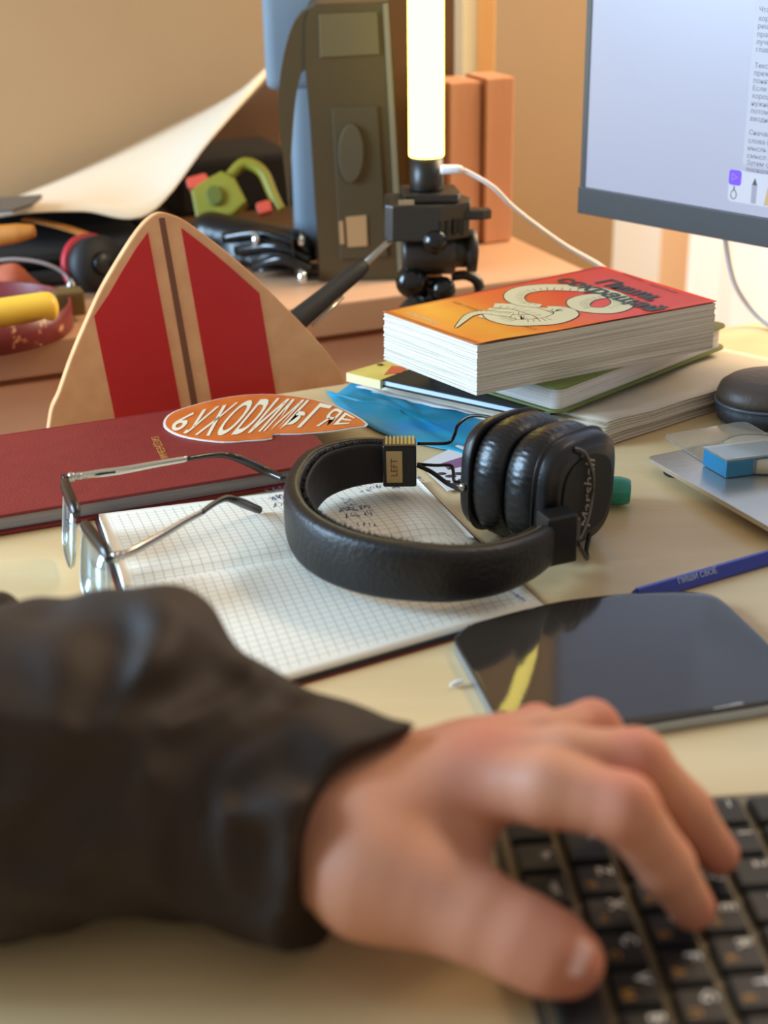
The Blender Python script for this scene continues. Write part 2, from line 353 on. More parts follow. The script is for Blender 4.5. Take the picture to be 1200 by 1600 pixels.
def clutter():
    # black tool bag: back wall, side walls, low front, open mouth facing up
    bagm = mat('black_nylon', '1a1815', .75, col2='121110', nscale=12, bump=.4, bscale=90)
    bag = thing('tool_bag', 'open black nylon bag full of tools at the far left', 'bag', pxY(60, 470, 1.28))
    def slab(name, a, b, c, d, th, m, parent, off=Vector((0, 0, 0))):
        v = [a, b, c, d]; n = (b - a).cross(d - a).normalized() * th; V = [p + off for p in v] + [p + n + off for p in v]
        return mesh(name, V, [(0, 1, 2, 3), (7, 6, 5, 4), (0, 4, 5, 1), (1, 5, 6, 2), (2, 6, 7, 3), (3, 7, 4, 0)], m, parent)
    def gl(x, Y, z):   # along room axes: x pixel at cabinet level
        q = Mr @ Vector((x, Y, z)); return q
    x0 = CAB.__matmul__(pxY(-40, 470, 1.3)).x; x1 = CAB.__matmul__(pxY(246, 400, 1.36)).x
    ya, yb = CY + .155, CY + .30
    bz = CAB.__matmul__(pxY(200, 334, 1.36)).z
    box('back_panel', Mr, x0, x1, yb, yb + .006, 0.0005, bz - .004, bagm, bag, bev=.002)
    box('bottom_panel', Mr, x0, x1, ya, yb, .0005, .005, bagm, bag)
    box('side_panel', Mr, x1 - .006, x1, ya, yb, .005, bz * .6, bagm, bag, bev=.002)
    box('side_panel', Mr, x0, x0 + .006, ya, yb, .005, bz * .6, bagm, bag, bev=.002)
    box('inner_lining', Mr, x0 + .006, x1 - .006, ya + .04, yb - .002, .006, bz * .55, bagm, bag, bev=.008)
    om = mat('orange_webbing', 'c07a2c', .6, col2='b06c24', nscale=30)
    Yb = 1.26
    tube('webbing_strap', [pxY(38, 342, 1.34), pxY(80, 350, 1.33), pxY(130, 365, 1.31), pxY(182, 385, 1.30)], .0055, om, bag, flat=.35)
    tag(tube('screwdriver_handle', [pxY(-40, 372, 1.24), pxY(0, 368, 1.24), pxY(30, 364, 1.24), pxY(54, 361, 1.24)], [.0085, .009, .008, .005], om), 'orange tool handle sticking out at the left edge of the bag', 'tool')
    tag(tube('grey_cable', [pxY(-30, 412, 1.22), pxY(20, 405, 1.22), pxY(70, 412, 1.22), pxY(103, 430, 1.22), pxY(115, 462, 1.21)], .0016, mat('grey_cable_rubber', '8c7d78', .5)), 'thin grey cable arching over the dark clutter', 'cable')
    # red and black tape reel
    c = pxY(152, 412, 1.25) + Vector((0, -.012, .002)); ax = (CP - c).normalized() + Vector((.75, 0, .1)); Mq = frame(c, Vector((0, 0, 1)).cross(ax), ax)
    t = thing('tape_reel', 'black roll with a red rim beside the wooden board', 'roll', c - Vector((0, 0, .027)))
    lathe('reel', [(.006, -.012), (.024, -.012), (.024, .012), (.006, .012)], Mq, blk_soft, t)
    lathe('rim', [(.0235, -.010), (.0275, -.010), (.0275, -.004), (.0235, -.004)], Mq, mat('red_rim', 'b2202a', .5), t)
    lathe('hub', [(.002, .0121), (.010, .0121), (.008, .016), (.002, .016)], Mq, blk, t)
    # orange cloth
    oc = mat('orange_cloth', 'c4684a', .9, col2='a85638', nscale=30)
    o = blob_sdf('orange_cloth', [(pxY(-20, 437, 1.24), pxY(20, 432, 1.24), .012, .009), (pxY(20, 432, 1.24), pxY(55, 445, 1.24), .009, .004), (pxY(10, 455, 1.25), pxY(75, 450, 1.25), .006, .004)], oc, None, .002)
    tag(o, 'crumpled orange rag lying above the yellow tube', 'cloth')
    # round dark red tin with gold specks holding things
    tin = thing('round_tin', 'dark red round tin with gold specks at the left edge', 'tin', px(30, 535, 0))
    front = px(45, 548, .0015); R_ = .072; cc = front + (E2 * .93 + E1 * -.35).normalized() * R_; cc.z = 0
    tm = bpy.data.materials.new('tin_lacquer'); tm.use_nodes = True; nt = tm.node_tree; b = nt.nodes['Principled BSDF']; b.inputs['Roughness'].default_value = .35
    tc = nt.nodes.new('ShaderNodeTexCoord'); no = nt.nodes.new('ShaderNodeTexNoise'); no.inputs['Scale'].default_value = 75; no.inputs['Detail'].default_value = 4
    cr = nt.nodes.new('ShaderNodeValToRGB'); cr.color_ramp.elements[0].position = .60; cr.color_ramp.elements[0].color = lin('6e2222'); cr.color_ramp.elements[1].position = .68; cr.color_ramp.elements[1].color = lin('d8a070')
    nt.links.new(tc.outputs['Object'], no.inputs['Vector']); nt.links.new(no.outputs['Fac'], cr.inputs[0]); nt.links.new(cr.outputs[0], b.inputs['Base Color'])
    Mt = Matrix.Translation(cc)
    H = .022
    lathe('tin_body', [(.001, .0012), (R_ - .001, .0012), (R_, .002), (R_, H), (R_ - .0012, H + .0004), (R_ - .0022, H), (R_ - .0022, .004), (.001, .004)], Mt, tm, tin, n=64)
    yt = mat('yellow_tube_plastic', 'e6bf45', .35, sss=.1)
    a = cc + Vector((-.03, -.035, .026)); bq = px(82, 478, .028)
    yb_ = px(-40, 497, .028)
    tag(tube('yellow_tube', [yb_, yb_.lerp(bq, .3), yb_.lerp(bq, .9), bq, bq + (bq - yb_).normalized() * .003], [.0105, .0118, .0115, .010, .006], yt, n=20), 'glossy yellow tube lying in the dark red tin', 'tube')
    ob = px(108, 478, .012)
    box_m = mat('olive_metal', '6b5a34', .4, .4)
    tag(box('small_metal_box', fang(ob, 20), -.011, .012, -.008, .010, -.007, .013, box_m, None, bev=.002), 'small olive metal box behind the tip of the yellow tube', 'box')
    g = pxY(112, 452, 1.205)
    tag(lathe('cable_plug', [(.001, -.006), (.0042, -.006), (.0042, .004), (.0025, .006), (.001, .010)], Matrix.Translation(g), mat('dull_chrome', '8f8b88', .3, .9)), 'grey metal plug at the end of the thin grey cable', 'plug')
    bd = px(125, 478, .004)
    tag(lathe('cream_bead', [(.0005, -.0045), (.003, -.0035), (.0045, 0), (.003, .0035), (.0005, .0045)], Matrix.Translation(bd), mat('cream_bead', 'd9c48c', .4)), 'tiny cream bead beside the wooden board', 'bead')
    # dark sheet at the left edge
    s = thing('grey_folder', 'thin dark grey folder lying on the cream sheet at the left edge', 'folder', pxY(20, 325, 1.3))
    v = [pxY(-40, 316, 1.36), pxY(20, 312, 1.36), pxY(66, 308, 1.34), pxY(50, 322, 1.29), pxY(20, 332, 1.27), pxY(-40, 334, 1.27)]
    up = Vector((0, 0, .0025))
    mesh('cover', [p for p in v] + [p + up for p in v], [(0, 1, 2, 3, 4, 5), (11, 10, 9, 8, 7, 6)] + [(i, (i + 1) % 6, (i + 1) % 6 + 6, i + 6) for i in range(6)], mat('folder_grey', '5b5348', .6), s)
    mesh('page', [p - up * .6 for p in v] + [p - up * .1 for p in v], [(0, 1, 2, 3, 4, 5), (11, 10, 9, 8, 7, 6)] + [(i, (i + 1) % 6, (i + 1) % 6 + 6, i + 6) for i in range(6)], mat('folder_page', 'b5a596', .7), s)
    # --- dark open box in the middle, brown inside
    bx = thing('storage_box', 'tall dark brown open storage box behind the tip of the board', 'box', pxY(360, 440, 1.4))
    bm_ = mat('dark_brown_plastic', '6f4f30', .55, col2='5c4128', nscale=5)
    p0 = CAB.__matmul__(pxY(255, 440, 1.42)); p1 = CAB.__matmul__(pxY(452, 440, 1.46)); zt = CAB.__matmul__(pxY(416, 150, 1.56)).z
    YB = CY + .45
    xl = p0.x - .01; xr = p1.x + .015
    # back panel with slanting upper edge
    pts = [pxP(232, 300, Mr @ Vector((0, YB, 0)), E2), pxP(300, 252, Mr @ Vector((0, YB, 0)), E2), pxP(360, 185, Mr @ Vector((0, YB, 0)), E2), pxP(412, 132, Mr @ Vector((0, YB, 0)), E2), pxP(428, 108, Mr @ Vector((0, YB, 0)), E2), pxP(434, 100, Mr @ Vector((0, YB, 0)), E2)]
    for p in pts: p.z = max(p.z, .02)
    base = [Vector((pts[-1].x, pts[-1].y, .001)), Vector((pts[0].x, pts[0].y, .001))]
    pl = pts + base; k = len(pl)
    mesh('back_panel', pl + [p + E2 * .004 for p in pl], [tuple(range(k))] + [tuple(range(2 * k - 1, k - 1, -1))] + [(i, i + k, (i + 1) % k + k, (i + 1) % k) for i in range(k)], bm_, bx)
    cx0 = CAB.__matmul__(pts[0]).x; cx1 = CAB.__matmul__(pts[-1]).x
    box('bottom_panel', Mr, cx0, cx1 - .02, CY + .205, YB - .0005, .0008, .006, bm_, bx)
    box('inner_ledge', Mr, cx0 + .004, cx1 - .020, YB - .11, YB - .001, .006, .062, mat('black_foam', '17130f', .85), bx, bev=.006)
    # green toy camera with orange parts
    gm = mat('olive_green_plastic', '8c8418', .5, col2='7e7614', nscale=20); rm = mat('orange_red_plastic', 'd04a30', .5)
    cc = pxY(338, 312, 1.37); ty = thing('green_toy', 'lime green plastic toy with orange buttons on the black pile', 'toy', cc - Vector((0, 0, .03)))
    Mv = frame(cc, (CR + CU * .28), -_fw + Vector((0, 0, .1)))
    prism('toy_body', [(-.022, -.014), (-.016, -.026), (.012, -.020), (.027, -.012), (.022, .012), (.012, .022), (-.006, .018), (-.020, .012)], -.010, .010, gm, ty, Mv, bev=.002)
    prism('toy_lens', [(.0075 * math.cos(a / 12 * 6.283), .0095 * math.sin(a / 12 * 6.283)) for a in range(12)], .0101, .015, mat('toy_dark_green', '5a6012', .5), ty, Mv, bev=.001)
    prism('toy_button', rrect(.020, .011, .003, 4, -.022, .014), -.006, .008, rm, ty, Mv, bev=.001)
    hd = [Mv @ Vector(q) for q in ((.018, .018, 0), (.034, .026, 0), (.048, .014, 0), (.052, -.010, 0), (.056, -.026, 0))]
    tube('toy_handle', hd, [.005, .0055, .0055, .005, .004], gm, ty)
    prism('toy_trigger', rrect(.014, .011, .003, 4, .034, -.026), -.005, .006, rm, ty, Mv, bev=.001)
    # pile of glossy black bags / cables with highlights
    gb = mat('glossy_black_film', '0f0e0d', .32, bump=.9, bscale=55)
    def P(x, y, Y): return pxY(x, y, Y)
    pr = [(P(330, 365, 1.33), P(455, 395, 1.30), .020, .022), (P(380, 400, 1.31), P(455, 425, 1.29), .018, .014),
          (P(420, 430, 1.27), P(470, 432, 1.27), .014, .012), (P(320, 395, 1.33), P(400, 430, 1.30), .018, .018)]
    o = blob_sdf('black_pouch', pr, gb, None, .0035, .006, zmin=.0072)
    tag(o, 'shiny crumpled black pouch between the board and the tall case', 'pouch')
    cb = mat('glossy_cable', '141312', .15)
    for i, path in enumerate((((350, 372, 1.30), (410, 365, 1.285), (470, 385, 1.27), (482, 400, 1.27)), ((370, 392, 1.29), (430, 385, 1.27), (484, 408, 1.26)), ((395, 418, 1.27), (440, 405, 1.255), (486, 422, 1.25)))):
        tag(tube('black_cable', [P(*q) for q in path], .0048, cb), ('uppermost', 'middle', 'lowest')[i] + ' of the three glossy black cables on the pouch', 'cable', 'glossy cables on the pouch')
    km = mat('bright_chrome', 'dfe9f2', .12, 1)
    for i, (x, y, Y, lb) in enumerate(((400, 374, 1.275, 'silver cable clip on the upper black cable, nearest the board'), (470, 374, 1.262, 'silver cable clip at the upper right of the black cables'), (472, 432, 1.24, 'small silver clip low on the black pouch beside the case'))):
        q = P(x, y, Y); lathe_m = frame(q, CR, CU)
        tag(lathe('cable_clip', [(.001, -.006), (.0035, -.0055), (.0042, 0), (.0035, .0055), (.001, .006)], lathe_m, km, n=14), lb, 'clip', 'silver cable clips')
    # tall dark case with carrying arch and blue bottle behind
    cs = thing('equipment_case', 'tall dark olive hard case standing left of the lamp', 'case', px(560, 468, 0))
    cm = mat('case_plastic', '4a3b20', .5, col2='40331c', nscale=4); cm2 = mat('case_edge', '5c5138', .4)
    O = pxP(500, 474, Mr @ Vector((0, CY + .10, 0)), E2); O = px(497, 470, .0); O = Mr @ Vector(((Mr.inverted() @ O).x, CY + .075, 0))
    EC = Vector((math.cos(D2R(3)), math.sin(D2R(3)), 0)); nrm = Vector((-EC.y, EC.x, 0)); pin = O
    Mc = frame(O, EC); Mci = Mc.inverted()
    def Lc(x, y): q = Mci @ pxP(x, y, pin, nrm); return (q.x, q.z)
    def cprism(name, pts, y0, y1, m, parent, bev=0):
        # pts (x,z) in the case plane, extruded in depth y0..y1 (away)
        Mx = Mc @ Matrix(((1, 0, 0, 0), (0, 0, 1, 0), (0, 1, 0, 0), (0, 0, 0, 1)))
        return prism(name, pts, y0, y1, m, parent, Mx, bev)
    tl = Lc(487, 8); tr_ = Lc(608, 2); br = Lc(636, 458); bl = Lc(518, 470)
    body = [(Lc(500, 470)[0], .001), (br[0], .001), (tr_[0], tr_[1])] + [Lc(*q) for q in ((496, 6), (484, 14), (477, 40), (477, 108), (485, 200), (493, 330), (498, 400))]
    cprism('case_body', body, 0, .07, cm, cs)
    cprism('recessed_panel', [Lc(518, 168), Lc(590, 165), Lc(606, 400), Lc(532, 405)], -.002, -.0001, mat('case_panel', '463b26', .5), cs, bev=.0008)
    cprism('upper_panel', [Lc(498, 22), Lc(590, 18), Lc(594, 85), Lc(500, 90)], -.002, -.0001, cm2, cs, bev=.0008)
    e_ = [Lc(548 + 20 * math.cos(a / 16 * 6.283), 238 + 46 * math.sin(a / 16 * 6.283)) for a in range(16)]
    cprism('oval_boss', e_, -.006, -.002, mat('case_boss', '4c4330', .5), cs, bev=.001)
    cprism('beige_patch', [Lc(540, 338), Lc(572, 335), Lc(574, 383), Lc(543, 385)], -.003, -.002, mat('patch_beige', 'a9865c', .5), cs)  # two small beige rectangles on the front of the case
    cprism('beige_patch', [Lc(529, 345), Lc(536, 344), Lc(538, 380), Lc(531, 380)], -.003, -.002, mat('patch_beige', 'a9865c', .5), cs)
    cprism('side_rail', [Lc(598, 6), Lc(606, 5), Lc(632, 455), Lc(624, 456)], -.004, -.0001, mat('rail_grey', '77705a', .4), cs, bev=.0005)
    arch = [Lc(*q) for q in ((486, 14), (470, 24), (455, 50), (445, 90), (441, 140), (440, 175), (448, 260), (455, 330), (462, 400), (470, 455), (500, 468), (522, 470), (505, 350), (492, 230), (483, 130), (478, 108), (470, 118), (462, 150), (458, 185))]
    outer = [Lc(*q) for q in ((490, 12), (470, 22), (454, 50), (442, 95), (436, 140), (436, 190), (448, 300), (456, 380), (464, 440), (480, 466), (523, 470))]
    inner = [Lc(*q) for q in ((512, 430), (498, 378), (496, 330), (492, 260), (487, 190), (480, 130), (474, 108), (468, 120), (461, 160), (456, 215), (452, 250), (452, 300), (456, 350), (462, 400), (480, 430))]
    # arch handle: strip between outer and inner outline
    No = spline([(a, 0, b) for a, b in outer], 4); Ni = spline([(a, 0, b) for a, b in [Lc(*q) for q in ((480, 108), (472, 112), (463, 150), (457, 215), (454, 280), (455, 350), (461, 410), (476, 450), (500, 462))]], 4)
    def res(P_, n):
        d = [0]
        for i in range(1, len(P_)): d.append(d[-1] + (P_[i] - P_[i - 1]).length)
        d = np.array(d) / d[-1]; T = np.linspace(0, 1, n); A = np.array([tuple(p) for p in P_])
        return [Vector([np.interp(t, d, A[:, j]) for j in range(3)]) for t in T]
    No = res(No, 30); Ni = res(Ni, 30); V = []; Fq = []
    for i in range(30):
        for yy in (.004, .024): V.append(Mc @ Vector((No[i].x, yy, max(No[i].z, .0015)))); V.append(Mc @ Vector((Ni[i].x, yy, max(Ni[i].z, .002))))
    for i in range(29):
        a = i * 4; b2 = a + 4; Fq += [(a, a + 1, b2 + 1, b2), (a + 2, b2 + 2, b2 + 3, a + 3), (a, b2, b2 + 2, a + 2), (a + 1, a + 3, b2 + 3, b2 + 1)]
    Fq += [(0, 2, 3, 1), (116, 117, 119, 118)]
    mesh('carry_handle', V, Fq, cm, cs)
    # blue fabric bag behind the case
    bl_m = mat('blue_fabric', '77828a', .7, col2='6c7a86', nscale=10)
    MB2 = frame(O + nrm * .074, EC); Mi2 = MB2.inverted()
    def L2(x, y): q = Mi2 @ pxP(x, y, MB2.translation, nrm); return (q.x, q.z)
    bb = thing('blue_bag', 'tall blue fabric bag showing behind the arch of the dark case', 'bag', MB2.translation)
    xl, zm = L2(450, 120); xr, zt = L2(512, -60); xt, _ = L2(412, 60)
    box('bag_body', MB2, xl, xr, 0, .03, .001, zm, bl_m, bb, bev=.012, seg=4, smooth=True)
    box('bag_flap', MB2, xt, xr, -.003, .03, zm - .012, zt, bl_m, bb, bev=.010, seg=3, smooth=True)
clutter()

# dark things and timber right of the case
def timber():
    pine = mat('planed_pine', 'd89e78', .55, col2='cc8e68', nscale=10, stretch=(3, 3, .25), bump=.2, bscale=80, bstretch=(3, 3, .2))
    pine2 = mat('pale_pine', 'e3b070', .55, col2='d9a464', nscale=10, stretch=(3, 3, .25))
    Yp = CY + .13
    P0 = Mr @ Vector((0, Yp, 0))
    def X(x, y, dy=0): q = Mr.inverted() @ pxP(x, y, P0 + E2 * dy, E2); return q.x, q.z
    x0, z1 = X(703, 130); x1, _ = X(752, 130); x2, _ = X(757, 130); x3, _ = X(801, 130)
    # one softwood block each, front face grain and chamfer
    tag(box('pine_plank', Mr, x0, x1, Yp, Yp + .045, .0008, z1, pine, None, bev=.0015), 'reddish pine plank standing right beside the lamp', 'plank', 'short standing planks')
    tag(box('pine_plank', Mr, x2, x3, Yp - .004, Yp + .041, .0008, z1 + .002, pine, None, bev=.0015), 'reddish pine plank farthest right, against the tan wall', 'plank', 'short standing planks')
    xs, zs = X(697, 130)
    tag(box('pine_batten', Mr, xs - .012, x0 - .002, Yp + .01, Yp + .05, .0008, z1 + .001, pine2, None, bev=.001), 'thin pale batten squeezed between lamp tube and reddish plank', 'plank')
    xa, za = X(746, -60, .09); xb, _ = X(776, -60, .09)
    tag(box('tall_plank', Mr, xa, xb, Yp + .09, Yp + .13, .0008, za + .02, pine2, None, bev=.0015), 'tall pale orange plank rising behind the two short planks', 'plank')
    xa, _ = X(716, -60, .11); xb, _ = X(745, -60, .11)
    tag(box('cream_board', Mr, xa, xb - .001, Yp + .12, Yp + .14, .0008, za + .02, mat('cream_board', 'f0e6cc', .5), None, bev=.0015), 'tall cream board next to the tall pale plank', 'board')
    xa, _ = X(604, -60, .05); xb, _ = X(718, 60, .05); _, zz = X(650, -60, .05)
    t = tag(box('brown_panel', Mr, xa, xb, Yp + .06, Yp + .075, .0008, zz, mat('brown_panel', '6a4a20', .5, col2='5e411c', nscale=5), None, bev=.001), 'tall dark brown panel standing directly behind the glowing lamp', 'panel')
    xa, _ = X(600, -60, .02); xb, _ = X(633, 60, .02)
    tag(box('dark_panel', Mr, xa + .001, xb - .004, Yp + .05, Yp + .058, .0008, zz * .98, mat('dark_olive_panel', '40361c', .5), None, bev=.001), 'narrow dark olive panel between the case and the lamp', 'panel')
timber()

# ------------------------------------------------------------------ tripod with tube lamp
def tripod_lamp():
    Yt = 1.13
    t = thing('tripod', 'black photo tripod with pan handle behind the desk edge', 'tripod', Vector((pxY(668, 400, Yt).x, Yt, FLOOR)))
    cx = pxY(668, 400, Yt).x
    M0 = lambda y: pxY(668, y, Yt)
    def at2(x, y, dY=0): return pxY(x, y, Yt + dY)
    dk = mat('tripod_plastic', '2a241d', .42, coat=.1); gl_ = mat('tripod_gloss', '15130f', .18)
    zt = at2(668, 296).z
    # quick release plate and clamp
    Mh = frame(Vector((cx, Yt, zt)), (1, .12, -.02))
    prism('quick_plate', [(-.020, -.020), (.020, -.022), (.024, -.012), (.024, .018), (-.018, .020)], -.006, 0, dk, t, Mh, bev=.001)
    prism('head_clamp', [(-.035, -.020), (-.030, -.026), (.006, -.030), (.030, -.018), (.034, 0), (.026, .020), (-.030, .022)], -.034, -.0065, dk, t, Mh, bev=.002)
    prism('clamp_lever', [(.020, -.020), (.040, -.022), (.047, -.018), (.047, -.010), (.030, -.006), (.018, .004)], -.020, -.0125, dk, t, Mh, bev=.0015)
    box('silver_tab', Mh, -.026, -.014, -.0275, -.0255, -.006, -.002, steel, t, bev=.0005)
    for i in range(4): box('rib', Mh, .004 + i * .006, .0065 + i * .006, -.031 + i * .0022, -.024, -.030, -.018, gl_, t, bev=.0005)
    Mp = frame(Vector((cx + .004, Yt, zt - .048)), (0, 1, 0), (1, -.15, 0))
    lathe('pan_drum', [(.002, -.024), (.016, -.024), (.018, -.020), (.018, .016), (.013, .018), (.013, .026), (.0165, .027), (.0165, .034), (.002, .036)], Mp, dk, t, n=28)
    lathe('knob', [(.001, 0), (.008, 0), (.009, .003), (.009, .011), (.001, .013)], frame(at2(679, 376, -.02), (1, 0, 0), (0, -1, .1)), gl_, t, n=20)
    zc = zt - .068
    lathe('neck', [(.002, 0), (.010, 0), (.012, -.003), (.0085, -.006), (.0085, -.011), (.012, -.013), (.012, -.018), (.002, -.02)], Matrix.Translation((cx + .002, Yt, zc)), gl_, t)
    zs = zc - .018
    lathe('shoulder', [(.002, 0), (.021, -.001), (.027, -.007), (.029, -.022), (.030, -.036), (.002, -.038)], Matrix.Translation((cx + .004, Yt, zs)), dk, t, n=24)
    bls = at2(643, 440, -.012)
    lathe('leg_lock', [(.001, -.010), (.008, -.009), (.0125, -.003), (.0125, .003), (.008, .009), (.001, .010)], frame(bls, (1, 0, 0), (0, -1, .2)), gl_, t, n=20)
    lathe('leg_lock', [(.001, -.008), (.007, -.007), (.010, 0), (.007, .007), (.001, .008)], frame(at2(692, 452, -.012), (1, 0, 0), (0, -1, .2)), gl_, t, n=20)
    tube('side_crank', [at2(705, 432, .01), at2(728, 430, .01), at2(746, 440, .01), at2(748, 462, .01), at2(736, 474, .01)], [.004, .004, .0045, .0045, .0035], dk, t)
    top = Vector((cx + .004, Yt, zs - .022))
    feet = [(-.185, -.03), (.15, -.045), (.02, .050)]
    for i, (fx, fy) in enumerate(feet):
        base = Vector((cx + fx, Yt + fy, FLOOR)); d = (base - top).normalized()
        st = top + Vector((fx, fy, 0)).normalized() * .014
        lg = tube('leg', [st, st + (base - st) * .11], .014, dk, t, sub=1, n=14)
        tube('leg_tube', [st + (base - st) * .085, st + (base - st) * .97], .0068, mat('tripod_grey_alloy', 'b3aaa6', .35, .5), lg, sub=1, n=12)
        tube('rubber_foot', [st + (base - st) * .97, base + Vector((0, 0, .001))], [.009, .010], blk_soft, lg, sub=1, n=12)
    # pan handle
    h0 = at2(625, 362, -.01); h1 = at2(566, 417, -.05); h2 = at2(455, 508, -.10)
    tube('handle_rod', [at2(632, 356, -.005), h0, h1], .0028, steel, t, sub=1)
    gr = tube('handle_grip', [h1 + (h0 - h1) * .05, h1.lerp(h2, .1), h1.lerp(h2, .5), h1.lerp(h2, .93), h2], [.005, .0065, .0072, .0085, .008], blk_soft, t, n=14)
    tube('grip_seam', [h1.lerp(h2, .35) + Vector((.004, -.006, -.006)), h1.lerp(h2, .8) + Vector((.005, -.007, -.0075))], .0012, steel, gr, sub=1, n=6)
    # lamp
    lm = thing('tube_lamp', 'glowing white tube light standing upright on the tripod', 'lamp', Vector((cx, Yt, zt)))
    ax = Vector((-.012, 0, 1)).normalized(); Ml = frame(Vector((cx - .0005, Yt, zt + .0005)), (1, 0, 0), ax)
    hb = (at2(668, 245).z - zt)
    R = .0135
    lathe('lamp_base', [(.001, 0), (R * .93, 0), (R * .96, .001), (R * .96, hb - .001), (.001, hb)], Ml, mat('lamp_black', '1d160d', .4), lm)
    em = bpy.data.materials.new('lamp_glow'); em.use_nodes = True; nt = em.node_tree; nt.nodes.clear(); e = nt.nodes.new('ShaderNodeEmission'); o_ = nt.nodes.new('ShaderNodeOutputMaterial')
    lw = nt.nodes.new('ShaderNodeLayerWeight'); lw.inputs[0].default_value = .35; mx = nt.nodes.new('ShaderNodeMix'); mx.data_type = 'RGBA'
    e.inputs[0].default_value = (1.0, .80, .17, 1); e.inputs[1].default_value = 4.2; nt.links.new(e.outputs[0], o_.inputs[0])
    lathe('glowing_tube', [(.001, hb + .0001), (R * .96, hb + .0001), (R, hb + .001), (R, hb + .235), (R * .9, hb + .238), (.001, hb + .238)], Ml, em, lm)
    lathe('end_cap', [(.001, hb + .2381), (R * .96, hb + .2381), (R * .96, hb + .25), (.001, hb + .252)], Ml, blk, lm)
    # white usb cable plugged into the lamp
    c = thing('usb_cable', 'white charging cable running from the lamp to behind the orange book', 'cable', at2(690, 265))
    a = at2(688, 265, -.012)
    lathe('plug', [(.0008, 0), (.0032, .0003), (.0036, .002), (.0036, .013), (.0028, .016), (.0018, .017), (.001, .017)], frame(a, (0, 0, 1), (1, -.05, -.03)), white_p, c, n=16)
    tube('cord', [a + Vector((.0165, -.0005, -.0003)), at2(735, 271, -.012), at2(770, 292, -.01), at2(800, 322, -.0), at2(838, 352, .01), at2(885, 385, .02), at2(940, 417, .02), at2(958, 440, .02), at2(965, 500, .02), Vector((.175, 1.155, -.10)), Vector((.175, 1.16, -.30))], .0018, white_p, c)
tripod_lamp()

